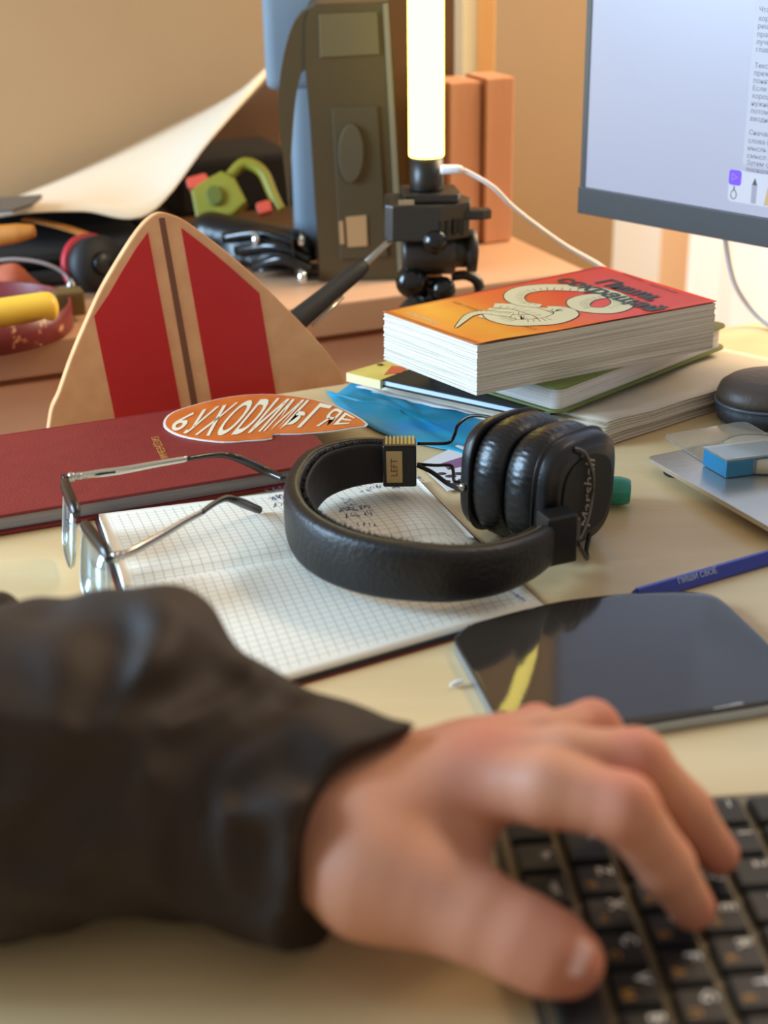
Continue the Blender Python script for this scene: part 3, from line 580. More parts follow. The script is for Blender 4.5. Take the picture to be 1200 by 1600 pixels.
# ------------------------------------------------------------------ monitor, its stand and cable
def monitor():
    ang = D2R(-46); d = Vector((math.cos(ang), math.sin(ang), 0)); n = Vector((d.y, -d.x, 0))     # n faces the camera
    n = -n if n.dot(CP - Vector((0, 1, 0))) < 0 else n
    O = pxY(906, 331, 1.117)
    O.z = O.z
    M = Matrix((d, Vector((0, 0, 1)), n)).transposed().to_4x4(); M.translation = O     # x right, y up, z toward the viewer
    t = thing('monitor', 'black-framed computer monitor at the upper right showing a document', 'monitor', Vector((O.x + d.x * .27, O.y + d.y * .27, 0)))
    W, Hh = .54, .335; B = .0195; S = .0045
    def R(name, x0, x1, y0, y1, z0, z1, m, p=t, bev=0): return box(name, M, x0, x1, y0, y1, z0, z1, m, p, bev=bev)
    bz = mat('bezel_plastic', '2e2b29', .5)
    R('back_shell', 0, W, 0, Hh, -.030, -.004, bz, bev=.003)
    R('bottom_bezel', -.0005, W, -.0005, B, -.0039, .0025, bz, bev=.0006)
    R('side_bezel', 0, S, B, Hh - S, -.0039, .001, bz); R('side_bezel', W - S, W, B, Hh - S, -.0039, .001, bz); R('top_bezel', 0, W, Hh - S, Hh, -.0039, .001, bz)
    scm = mat('screen_glow', 'c3cbe6', .3, emit=.56); scm.node_tree.nodes['Principled BSDF'].inputs['Base Color'].default_value = (.02, .02, .03, 1)
    sc_ = R('screen', S, W - S, B, Hh - S, -.0035, 0, scm)
    def em(name, col, st=.62):
        m = mat(name, col, .4, emit=st); m.node_tree.nodes['Principled BSDF'].inputs['Base Color'].default_value = (.01, .01, .01, 1); return m
    Mi = M.inverted()
    def L(x, y): q = Mi @ pxP(x, y, O, n); return q.x, q.y
    ex = .0003
    tm = em('screen_text', '6f7488', .5)
    pg = em('screen_page', 'cbd5ee', .60)
    lx, ly = L(1186, 20)
    g = lambda name, x0, x1, y0, y1, m, e=ex, r=.001: prism(name, [(a, b) for a, b in rrect(x1 - x0, y1 - y0, r, 3, x0, y0)], e * .5, e, m, sc_, M)
    px0 = lx - .003
    box('document_page', M, px0, px0 + .20, B + .0335, Hh - .02, .0001, .0002, pg, sc_)
    # document text: three paragraphs of russian running text
    lines = ['Что такое сильный текст', 'хороший текст помогает', 'решать задачи читателя', 'правда и забота всегда', 'лучше красивых слов', 'главное в нём смысл', None,
             'Текст пишут для людей', 'прежде чем писать, надо', 'понять, кому и зачем', 'Если не понять, то даже', 'хорошие слова не помогут', 'нужно думать о пользе', 'потом убирать лишнее', 'вводные, штампы и оценки', None,
             'Сначала пишем черновик', 'слова без смысла уходят', 'мысль становится яснее', 'смысл важнее объёма', 'Затем смотрим на форму', 'порядок и структура']
    rows = [15, 29, 41, 54, 66, 78, None, 103, 115, 127, 139, 151, 163, 175, 187, None, 209, 222, 234, 246, 257, 268]
    for s, y in zip(lines, rows):
        if s is None: continue
        yy = L(1189, y)[1]
        text('text_line', s, .0047, M @ Matrix.Translation((lx, yy, .0004)), tm, sc_, ext=.00005, align='LEFT', res=1)
    # toolbar
    bx0, by1 = L(1141, 264); bx1, _ = L(1159, 268); _, bym = L(1141, 288); _, byb = L(1141, 314)
    g('tool_bar', bx0, bx0 + .14, byb, by1, em('toolbar_white', 'd2dcf2', .66), .0005, .003)
    g('selected_button', bx0, bx1 + .0005, bym, by1, em('purple_button', '7030f8', .75), .0008, .002)
    text('cursor_mark', '▷', .006, M @ Matrix.Translation(((bx0 + bx1) / 2, (bym + by1) / 2, .0009)), em('cursor_pale', 'a890f8', .6), sc_, ext=.00003)
    cx_, cy_ = (bx0 + bx1) / 2, (bym + byb) / 2
    lp = [(cx_ + .0022 * math.cos(a / 10 * 6.283), cy_ - .0008 + .0030 * math.sin(a / 10 * 6.283), .0007) for a in range(10)]
    tube('hand_mark', [M @ Vector(q) for q in lp], .00035, tm, sc_, n=5, sub=2, closed=True)
    prism('hand_finger', [(cx_ - .0008, cy_ + .002), (cx_ + .0008, cy_ + .002), (cx_ + .0004, cy_ + .0052), (cx_ - .0004, cy_ + .0052)], .0006, .0008, tm, sc_, M)
    pxm = L(1179, 300)[0]; yt = L(1179, 278)[1]; yk = L(1179, 289)[1]
    prism('pen_tip', [(pxm - .0020, yk), (pxm + .0020, yk), (pxm, yt)], .0006, .0008, em('pen_black', '2c2c34', .4), sc_, M)
    prism('pen_barrel', [(pxm - .0020, byb + .001), (pxm + .0020, byb + .001), (pxm + .0020, yk), (pxm - .0020, yk)], .0006, .0008, em('pen_grey', 'a7adc6', .6), sc_, M)
    x2 = L(1198, 300)[0]
    prism('marker_barrel', [(x2 - .001, byb + .001), (x2 + .006, byb + .001), (x2 + .006, yk), (x2 + .001, yk)], .0006, .0008, em('marker_yellow', 'd8b878', .6), sc_, M)
    # stand: neck behind, aluminium base plate on the desk
    a = px(1010, 713, .0095); b = px(1200, 822, .0095); e = (b - a); e.z = 0; e.normalize(); f_ = Vector((-e.y, e.x, 0))
    Mb = Matrix((e, f_, Vector((0, 0, 1)))).transposed().to_4x4(); Mb.translation = Vector((a.x, a.y, 0))
    alu = mat('aluminium', 'cfcabf', .28, .85, bump=.1, bscale=300)
    al2 = mat('aluminium_satin', 'd2bf9f', .25, .6)
    prism('base_plate', rrect(.21, .19, .004, 4), .0062, .0092, alu, t, Mb, bev=.0004)
    for q in ((.012, .012), (.198, .012), (.012, .178), (.198, .178)):
        lathe('rubber_foot', [(.001, .0003), (.006, .0003), (.0065, .001), (.006, .0061), (.001, .0061)], Mb @ Matrix.Translation((q[0], q[1], 0)), blk_soft, t, n=16)
    cb = Mb @ Vector((.14, .12, .0215)); ct = M @ Vector((W / 2, .10, -.033))
    tube('stand_neck', [cb + Vector((0, 0, .001)), cb.lerp(ct, .5) + Vector((.02, .03, .01)), ct], [.018, .016, .018], alu, t, n=16)
    # monitor cable
    c0 = pxY(1134, 372, 1.06)
    tag(tube('monitor_cable', [pxY(1130, 340, 1.10), pxY(1134, 378, 1.10), pxY(1141, 420, 1.10), pxY(1152, 452, 1.10), pxY(1175, 485, 1.10), px(1205, 511, .0022), px(1250, 535, .0022), px(1330, 560, .0022)], .0020, mat('grey_cable', 'aab0b4', .4)), 'grey cable hanging below the monitor down to the desk', 'cable')
    return Mb
MB = monitor()

# things on the base plate
def plate_things():
    z = .0094
    bm_ = mat('blue_gel_plastic', '1c86b0', .2, col2='1a78a8', nscale=30, trans=.25, coat=.3)
    a = px(1134, 748, z); l = px(1098, 727, z); r = px(1210, 738, z)
    e1 = (r - a); e1.z = 0; e1 = e1.normalized() * .040; e2 = (l - a); e2.z = 0
    pts = [a, a + e1, a + e1 + e2 * 1.0, a + e2]
    t = thing('blue_box', 'translucent blue plastic block on the monitor base plate', 'box', Vector((a.x + .015, a.y + .01, z)))
    cen = sum(pts, Vector()) / 4
    prism('block', [(p.x, p.y) for p in pts], z, z + .0105, bm_, t, bev=.0012)
    cl = mat('clear_plastic', 'f0e8d8', .08, trans=.85)
    q = [cen + (p - cen) * 1.04 for p in pts]
    prism('clear_lid', [(p.x, p.y) for p in q], z + .0107, z + .0117, cl, t, bev=.0003)
    # clear dispenser with a cream disc
    c = px(1185, 702, z + .008)
    t2 = thing('tape_dispenser', 'clear plastic holder with a cream disc behind the blue block', 'dispenser', Vector((c.x, c.y, z)))
    Mx = Matrix.Translation((c.x, c.y, 0))
    lathe('cream_disc', [(.001, z + .0015), (.020, z + .0015), (.020, z + .0085), (.001, z + .0085)], Mx, mat('cream_disc', 'e6d6b4', .6), t2, n=40)
    lathe('clear_ring', [(.0206, z + .001), (.0215, z + .001), (.0215, z + .0095), (.0206, z + .0095)], Mx, cl, t2, n=40)
    aa = px(1100, 697, z + .010); M2 = fang((aa.x, aa.y, 0), 21)
    prism('clear_shell', rrect(.06, .050, .006, 5, 0, -.004), z, z + .001, cl, t2, M2, bev=.0002)
plate_things()

# ------------------------------------------------------------------ black round case
def earbud_case():
    c = px(1206, 655, 0); c.z = 0; M = Matrix.Translation(c) @ Matrix.Rotation(D2R(15), 4, 'Z') @ Matrix.Diagonal((1.15, .95, 1, 1))
    t = thing('pebble_case', 'dark rounded zip case at the right beyond the blue block', 'case', c)
    m = mat('case_fabric', '2f3133', .6, col2='26282b', nscale=60, bump=.5, bscale=400)
    R = .033
    lathe('base_shell', [(.002, .0006), (R * .86, .0006), (R * .95, .003), (R, .008), (R * 1.005, .0138), (.002, .0139)], M, m, t, n=48)
    lathe('zip_rim', [(R * .8, .0140), (R * 1.02, .0140), (R * 1.03, .0150), (R * 1.02, .0158), (R * .8, .0158)], M, mat('zip_rim', '4c535a', .4), t, n=48)
    lathe('lid', [(.002, .0159), (R, .0159), (R * .99, .020), (R * .94, .0245), (R * .82, .0275), (R * .5, .0290), (.002, .0295)], M, mat('lid_leather', '463a30', .5, bump=.3, bscale=300), t, n=48)
earbud_case()

# ------------------------------------------------------------------ book stack
def page_block(name, corners, z0, z1, m, parent, layers=28, jit=.0006, bow=0.0):
    """stack of page layers with uneven edges"""
    V = []; Fc = []
    cen = sum((Vector((c[0], c[1], 0)) for c in corners), Vector()) / 4
    N = 6
    for i in range(layers + 1):
        z = z0 + (z1 - z0) * i / layers
        s = 1 - random.random() * jit / .08
        ring = []
        for k in range(4):
            a = Vector((corners[k][0], corners[k][1], 0)); b = Vector((corners[(k + 1) % 4][0], corners[(k + 1) % 4][1], 0))
            for j in range(N):
                p = cen + (a.lerp(b, j / N) - cen) * s
                ring.append(Vector((p.x, p.y, z + (0 if i in (0, layers) else math.sin(j * 1.3 + k * 2 + i * .15) * bow))))
        V += ring
    n = 4 * N
    for i in range(layers):
        for k in range(n): Fc.append((i * n + k, i * n + (k + 1) % n, (i + 1) * n + (k + 1) % n, (i + 1) * n + k))
    Fc.append(tuple(range(n))[::-1]); Fc.append(tuple(layers * n + k for k in range(n)))
    return mesh(name, V, Fc, m, parent)
def page_mat(name, c1, c2, scale):
    m = bpy.data.materials.new(name); m.use_nodes = True; nt = m.node_tree; b = nt.nodes['Principled BSDF']; b.inputs['Roughness'].default_value = .8
    tc = nt.nodes.new('ShaderNodeTexCoord'); mp = nt.nodes.new('ShaderNodeMapping'); mp.inputs['Scale'].default_value = (6, 6, scale)
    no = nt.nodes.new('ShaderNodeTexNoise'); no.inputs['Scale'].default_value = 1; no.inputs['Detail'].default_value = 5; no.inputs['Roughness'].default_value = .7
    cr = nt.nodes.new('ShaderNodeValToRGB'); cr.color_ramp.elements[0].position = .38; cr.color_ramp.elements[1].position = .55
    cr.color_ramp.elements[0].color = lin(c1); cr.color_ramp.elements[1].color = lin(c2)
    nt.links.new(tc.outputs['Object'], mp.inputs[0]); nt.links.new(mp.outputs[0], no.inputs['Vector']); nt.links.new(no.outputs['Fac'], cr.inputs[0]); nt.links.new(cr.outputs[0], b.inputs['Base Color'])
    bp = nt.nodes.new('ShaderNodeBump'); bp.inputs['Strength'].default_value = .6; bp.inputs['Distance'].default_value = .0006; nt.links.new(no.outputs['Fac'], bp.inputs['Height']); nt.links.new(bp.outputs[0], b.inputs['Normal'])
    return m
pages = page_mat('book_pages', 'b9ad9a', 'ded5c4', 700)
pages2 = page_mat('notebook_pages', 'c9c2bc', 'e2dcd6', 900)
ZP = .0375; ZT = .0690
def quadL(px4, z): return [px(x, y, z) for x, y in px4]
def stack():
    # magazine and paper pile
    N = px(940, 700, 0); Rr = px(1235, 602, 0); Ll = px(585, 612, 0); e = Rr - N; g = Ll - N
    papm = [mat('loose_paper_a', 'd8ccb8', .7, col2='cdbfa9', nscale=14, bump=.3, bscale=20), mat('loose_paper_b', 'e0d8ca', .7, col2='d2c8b8', nscale=10, bump=.3, bscale=20), mat('loose_paper_c', 'c7b69c', .7, col2='d6c8b0', nscale=10)]
    lab = ['lowest magazine of the pile under the green notebook', 'second magazine from the bottom of the pile', 'middle magazine of the pile under the green notebook', 'second magazine from the top of the pile', 'topmost loose magazine directly under the green notebook and black folder']
    z = .0004
    for i in range(5):
        th = .0025; j = Vector((random.uniform(-.003, .003), random.uniform(-.003, .003), 0)); s = 1 + random.uniform(-.02, .02)
        t = thing('magazine', lab[i], 'magazine', (N + Rr + Ll) / 3 + Vector((0, 0, z)), 'magazines in the pile')
        for q in range(3):
            nu, nv = 22, 12; V = []; zz = z + th * q / 3; tk = th / 3 * .86
            off = Vector((random.uniform(-.0016, .0016), random.uniform(-.0016, .0016), 0))
            for side in (0, 1):
                for a in range(nu + 1):
                    for b in range(nv + 1):
                        u = a / nu; v_ = b / nv; p = N + j + off + e * u * s + g * v_ * s
                        wv = (.0011 * math.sin(u * 9 + i * .25) + .0007 * math.sin(u * 17 + v_ * 5 + i * .3)) * min(1, (1 - v_) * 2 + .1) * (i + 1) / 5 + .0022 * (i + 1) / 5 * (.3 if v_ > 9 else 1)
                        V.append(Vector((p.x, p.y, zz + side * tk + wv)))
            m_ = (nu + 1) * (nv + 1); Fc = []
            for a in range(nu):
                for b in range(nv):
                    k = a * (nv + 1) + b; Fc += [(k, k + 1, k + nv + 2, k + nv + 1), (m_ + k, m_ + k + nv + 1, m_ + k + nv + 2, m_ + k + 1)]
            rim = [a * (nv + 1) for a in range(nu + 1)] + [nu * (nv + 1) + b for b in range(1, nv + 1)] + [a * (nv + 1) + nv for a in range(nu - 1, -1, -1)] + [b for b in range(nv - 1, 0, -1)]
            for a in range(len(rim)): b = (a + 1) % len(rim); Fc.append((rim[a], rim[b], rim[b] + m_, rim[a] + m_))
            mesh('cover' if q in (0, 2) else 'page_section', V, Fc, papm[(i + q) % 3], t, True)
        z += th + .0002
    # black folder with pale edge
    zf = .0152
    c = [px(596, 604, zf), px(842, 657, zf), px(990, 600, zf), px(745, 552, zf)]
    t = thing('black_folder', 'thin black folder with pale blue edge beneath the green notebook', 'folder', c[0])
    prism('lower_cover', [(p.x, p.y) for p in c], zf, zf + .0012, blk_soft, t)
    cen = sum(c, Vector()) / 4; d2 = [cen + (p - cen) * .99 for p in c]
    prism('contents', [(p.x, p.y) for p in d2], zf + .0013, zf + .0042, mat('pale_blue_sheets', 'c8d6e6', .5), t)
    prism('upper_cover', [(p.x, p.y) for p in c], zf + .0043, zf + .0052, blk_soft, t)
    # green notebook
    zb = .0206; zt = .0360
    grn = mat('green_leatherette', '6d7a35', .5, col2='64722f', nscale=40, bump=.3, bscale=500)
    c = [px(872, 649, zb), px(1146, 545, zb), None, px(637, 599, zb)]
    a, b, d = c[0], c[1], c[3]; ee = (b - a); gg = (d - a); W = ee.length; Hh = gg.length
    er = math.pi / 2 - math.acos(ee.normalized().dot(gg.normalized())); ex = Matrix.Rotation(-er * .12, 3, 'Z') @ ee.normalized(); M = frame((a.x, a.y, 0), (ex.x, ex.y, 0))
    t = thing('green_notebook', 'thick green notebook lying crosswise beneath the orange book', 'notebook', a)
    prism('bottom_cover', rrect(W, Hh, .008, 6), zb, zb + .0016, grn, t, M, bev=.0005)
    prism('page_block', rrect(W - .006, Hh - .005, .007, 6, .0025, .0025), zb + .0017, zt - .0001, pages2, t, M)
    prism('top_cover', rrect(W, Hh, .008, 6), zt, zt + .0014, grn, t, M, bev=.0005)
    prism('spine', [(0.012, Hh - .001), (W - .012, Hh - .001), (W - .012, Hh + .0012), (.012, Hh + .0012)], zb + .0016, zt, grn, t, M)
    prism('elastic_band', [(.0, Hh * .965), (.0, Hh * .935), (-.0008, Hh * .935), (-.0008, Hh * .965)], zb, zt + .0014, mat('dark_green_elastic', '39431c', .7), t, M)
    prism('red_sticker', [(W - .018, .012), (W - .003, .012), (W - .003, .04), (W - .018, .04)], zt + .0014, zt + .0016, mat('red_sticker', 'c4573b', .5), t, M)
    # orange paperback
    cq = [(598, 488), (745, 540), (1120, 472), (940, 417)]
    c = [px(x, y, ZT) for x, y in cq]
    t = thing('paperback', 'thick orange paperback with a cream serpent on top of the stack', 'book', Vector((c[1].x, c[1].y, ZP)))
    # make the back a little smaller than the open edge, as read
    cc = [(p.x, p.y) for p in c]
    page_block('page_block', cc, ZP + .0006, ZT - .0006, pages, t, 40, .0009, .00025)
    prism('back_cover', cc, ZP, ZP + .0005, mat('back_cover_card', 'd8d0c4', .6), t)
    # front cover: gently wavy orange card
    cov = bpy.data.materials.new('orange_cover'); cov.use_nodes = True; nt = cov.node_tree; b_ = nt.nodes['Principled BSDF']; b_.inputs['Roughness'].default_value = .42
    uvn = nt.nodes.new('ShaderNodeUVMap'); sp = nt.nodes.new('ShaderNodeSeparateXYZ'); nt.links.new(uvn.outputs[0], sp.inputs[0])
    no = nt.nodes.new('ShaderNodeTexNoise'); no.inputs['Scale'].default_value = 5; nt.links.new(uvn.outputs[0], no.inputs['Vector'])
    ad = nt.nodes.new('ShaderNodeMath'); ad.operation = 'MULTIPLY_ADD'; ad.inputs[1].default_value = .14; nt.links.new(no.outputs['Fac'], ad.inputs[0]); nt.links.new(sp.outputs[0], ad.inputs[2])
    cr = nt.nodes.new('ShaderNodeValToRGB'); el = cr.color_ramp.elements; el[0].position = .06; el[0].color = lin('f47a1c'); el[1].position = .72; el[1].color = lin('ee3d1a')
    x = cr.color_ramp.elements.new(.22); x.color = lin('fba023'); x = cr.color_ramp.elements.new(.42); x.color = lin('f56e1c')
    nt.links.new(ad.outputs[0], cr.inputs[0]); nt.links.new(cr.outputs[0], b_.inputs['Base Color'])
    A, B_, Cc, Dd = c[0], c[1], c[2], c[3]      # A far-left, B near corner, C right, D far
    def S(u, v): return A.lerp(Dd, u).lerp(B_.lerp(Cc, u), v)      # u along length, v 0 spine .. 1 fore edge
    def lift(u, v): return .0014 * max(0, v - .75) * 4 * (math.sin(u * 14) * .5 + .3) * math.exp(-u * 3) + .0003
    nu, nv = 40, 20; V = []; UV = []
    for side in (0, 1):
        for i in range(nu + 1):
            for j in range(nv + 1):
                u, v = i / nu, j / nv; p = S(u, v); p.z = ZT + lift(u, v) + side * .0004; V.append(p); UV.append((u, v))
    m_ = (nu + 1) * (nv + 1); Fc = []
    for i in range(nu):
        for j in range(nv): k = i * (nv + 1) + j; Fc += [(k, k + 1, k + nv + 2, k + nv + 1)[::-1], (m_ + k, m_ + k + nv + 1, m_ + k + nv + 2, m_ + k + 1)[::-1]]
    rim = [i * (nv + 1) for i in range(nu + 1)] + [nu * (nv + 1) + j for j in range(1, nv + 1)] + [i * (nv + 1) + nv for i in range(nu - 1, -1, -1)] + [j for j in range(nv - 1, 0, -1)]
    for i in range(len(rim)): k = (i + 1) % len(rim); Fc.append((rim[i], rim[k], rim[k] + m_, rim[i] + m_))
    cover = mesh('front_cover', V, Fc, cov, t, True, uv=UV)
    # printed matter: reading direction runs from the spine (v=0) to the fore edge, up is +u
    def warp_uv(u0, v0, sc_=1.0):
        def w_(co):
            u = u0 + co.y; v = v0 + co.x; p = S(u, v); return Vector((p.x, p.y, ZT + lift(min(max(u, 0), 1), min(max(v, 0), 1)) + .00048 + co.z))
        return w_
    tx = mat('cover_dark_print', '2b4038', .5)
    cream = mat('cover_cream_print', 'ead9a8', .5)
    LU = (A - Dd).length; LV = (A - B_).length
    def ctext(s, u, v, h, wd, m, name='title', bold=0):
        # h: letter height in metres along u
        text(name, s, 1.0, Matrix(), m, cover, ext=0.0, align='LEFT', bold=bold, warp=lambda co: warp_uv(u, v)(Vector((co.x * h / LV * wd, co.y * h / LU, .00004 if co.z >= 0 else 0))))
    ctext('Как создавать сильный текст', .26, .10, .0060, .9, mat('cover_brown_print', 'b0641c', .5), 'subtitle')
    ctext('АЛЬПИНА', .05, .12, .0065, 1.0, cream, 'publisher_line')
    # generic serpent ornament as ribbons
    def ribbon(name, pts, wds, m, dz, parent=cover):
        P = spline([(p[0], p[1], 0) for p in pts], 8); W_ = np.interp(np.linspace(0, 1, len(P)), np.linspace(0, 1, len(wds)), wds); V = []; Fq = []
        for i, p in enumerate(P):
            q = P[min(i + 1, len(P) - 1)] - P[max(i - 1, 0)]; q = Vector((q.x * LU, q.y * LV, 0)).normalized(); n_ = Vector((-q.y / LU, q.x / LV, 0)) * W_[i] * .5
            for s in (1, -1): a = p + n_ * s; b3 = S(a.x, a.y); V.append(Vector((b3.x, b3.y, ZT + lift(min(max(a.x, 0), 1), min(max(a.y, 0), 1)) + .00042 + dz)))
        for i in range(len(P) - 1): Fq.append((i * 2, i * 2 + 1, i * 2 + 3, i * 2 + 2))
        mesh(name, V, Fq, m, parent)
    # u,v coordinates of the coils
    def uvp(x, y):
        q = px(x, y, ZT); best = None
        # invert the bilinear map by newton steps
        u, v = .5, .5
        for _ in range(12):
            p = S(u, v); du = (S(u + 1e-3, v) - p) / 1e-3; dv = (S(u, v + 1e-3) - p) / 1e-3; r = q - p
            det = du.x * dv.y - du.y * dv.x; u += (r.x * dv.y - r.y * dv.x) / det; v += (du.x * r.y - du.y * r.x) / det
        return (u, v)
    def ftext(s, p0, p1, h, m, name='title', bold=0):
        (u0, v0), (u1, v1) = uvp(*p0), uvp(*p1)
        cu_ = bpy.data.curves.new('t', 'FONT'); cu_.body = s; cu_.size = 1; o_ = bpy.data.objects.new('t', cu_); C.objects.link(o_)
        bpy.context.view_layer.update(); wd = o_.dimensions.x; bpy.data.objects.remove(o_)
        def wf(co):
            k = co.x / wd; u = u0 + (u1 - u0) * k + co.y * h / LU; v = v0 + (v1 - v0) * k; p = S(u, v)
            return Vector((p.x, p.y, ZT + lift(min(max(u, 0), 1), min(max(v, 0), 1)) + .00090))
        text(name, s, 1.0, Matrix(), m, cover, ext=0.0, align='LEFT', bold=bold, warp=wf)
    ftext('Пиши,', (938, 441), (1026, 469), .0205, tx, bold=.03)
    ftext('сокращай', (877, 438), (1026, 486), .0205, tx, bold=.03)
    ftext('Максим Ильяхов', (972, 429), (1004, 441), .0045, tx, 'author_line')
    ftext('Людмила Сарычева', (1014, 446), (1058, 460), .0045, tx, 'author_line')
    body = [uvp(*p) for p in ((800, 484), (835, 490), (870, 492), (890, 484), (878, 472), (850, 464), (815, 470), (800, 455), (815, 455))]
    coil1 = [uvp(*p) for p in ((845, 480), (815, 476), (803, 466), (815, 456), (850, 451), (895, 452), (935, 456), (965, 466), (972, 478), (950, 487), (915, 485), (903, 476), (915, 468), (940, 464))]
    coil2 = [uvp(*p) for p in ((855, 484), (878, 486), (884, 494), (862, 503), (830, 506), (802, 506), (780, 500), (775, 492), (790, 489))]
    tail = [uvp(*p) for p in ((800, 494), (780, 492), (755, 490), (735, 494), (722, 504), (712, 514))]
    dk = mat('cover_line_print', '3a2f22', .6)
    bundle = [[uvp(*p) for p in q_] for q_ in (((752, 494), (785, 499), (815, 496), (832, 500)), ((762, 486), (800, 489), (845, 487), (870, 490)), ((772, 479), (810, 482), (845, 492), (858, 500)))]
    kk_ = 0
    for pts, wd in tuple((b_, [.010, .014, .012]) for b_ in bundle) + ((coil1, [.008, .012, .014, .014, .014, .013, .012, .014, .010]), (coil2, [.010, .014, .014, .013, .013, .015, .012]), (tail, [.010, .008, .006, .004, .0008])):
        kk_ += 1
        ribbon('ornament_outline', pts, [q + .0014 for q in wd], dk, .00004 * kk_)
        ribbon('ornament_body', pts, wd, cream, .00004 * kk_ + .00002)
        # scale strokes across the body
        P = spline([(p[0], p[1], 0) for p in pts], 7); items = []
        for i in range(2, len(P) - 2, 2):
            q = P[i + 1] - P[i - 1]; q = Vector((q.x * LU, q.y * LV, 0)).normalized(); nn = Vector((-q.y / LU, q.x / LV, 0)); tt = Vector((q.x / LU, q.y / LV, 0)); wq = float(np.interp(i / len(P), np.linspace(0, 1, len(wd)), wd)) * .30
            a = P[i] + nn * wq * 1.5; b3 = P[i] + nn * wq * .2 + tt * .0012
            q4 = [a, a + tt * .0005, b3 + tt * .0005, b3]; vv = [Vector((S(k.x, k.y).x, S(k.x, k.y).y, ZT + lift(min(max(k.x, 0), 1), min(max(k.y, 0), 1)) + .00044 + .00004 * kk_)) for k in q4]
            items.append((vv, [(0, 1, 2, 3)]))
        joined('scale_strokes', items, dk, cover, kind='stuff')
stack()

def sticky_notes():
    z = .0205
    t = thing('note_pad', 'small yellow sticky-note pad at the left corner of the stack', 'notepad', px(590, 590, .017))
    a = px(541, 582, z); b = px(607, 563, z); c = px(638, 577, z); d = px(594, 594, z)
    q = [(p.x, p.y) for p in (a, d, c, b)]
    prism('note_block', q, .0142, z - .0003, mat('pad_side', 'ecd8a0', .7), t)
    prism('top_note', q, z - .0002, z, mat('yellow_note', 'ecd06a', .6, col2='dfc05a', nscale=40), t)
    s = [px(612, 572, z), px(636, 574, z), px(628, 583, z), px(600, 586, z)]
    prism('red_print', [(p.x, p.y) for p in s], z, z + .0003, mat('pad_red_print', 'd8603a', .6), t)
    e = px(612, 566, z)
    lathe('brown_dot', [(.0005, z + .0003), (.0022, z + .0003), (.0022, z + .0006), (.0005, z + .0006)], Matrix.Translation((e.x - .008, e.y - .006, 0)), mat('pad_dot', '6a4a20', .6), t, n=14)
sticky_notes()

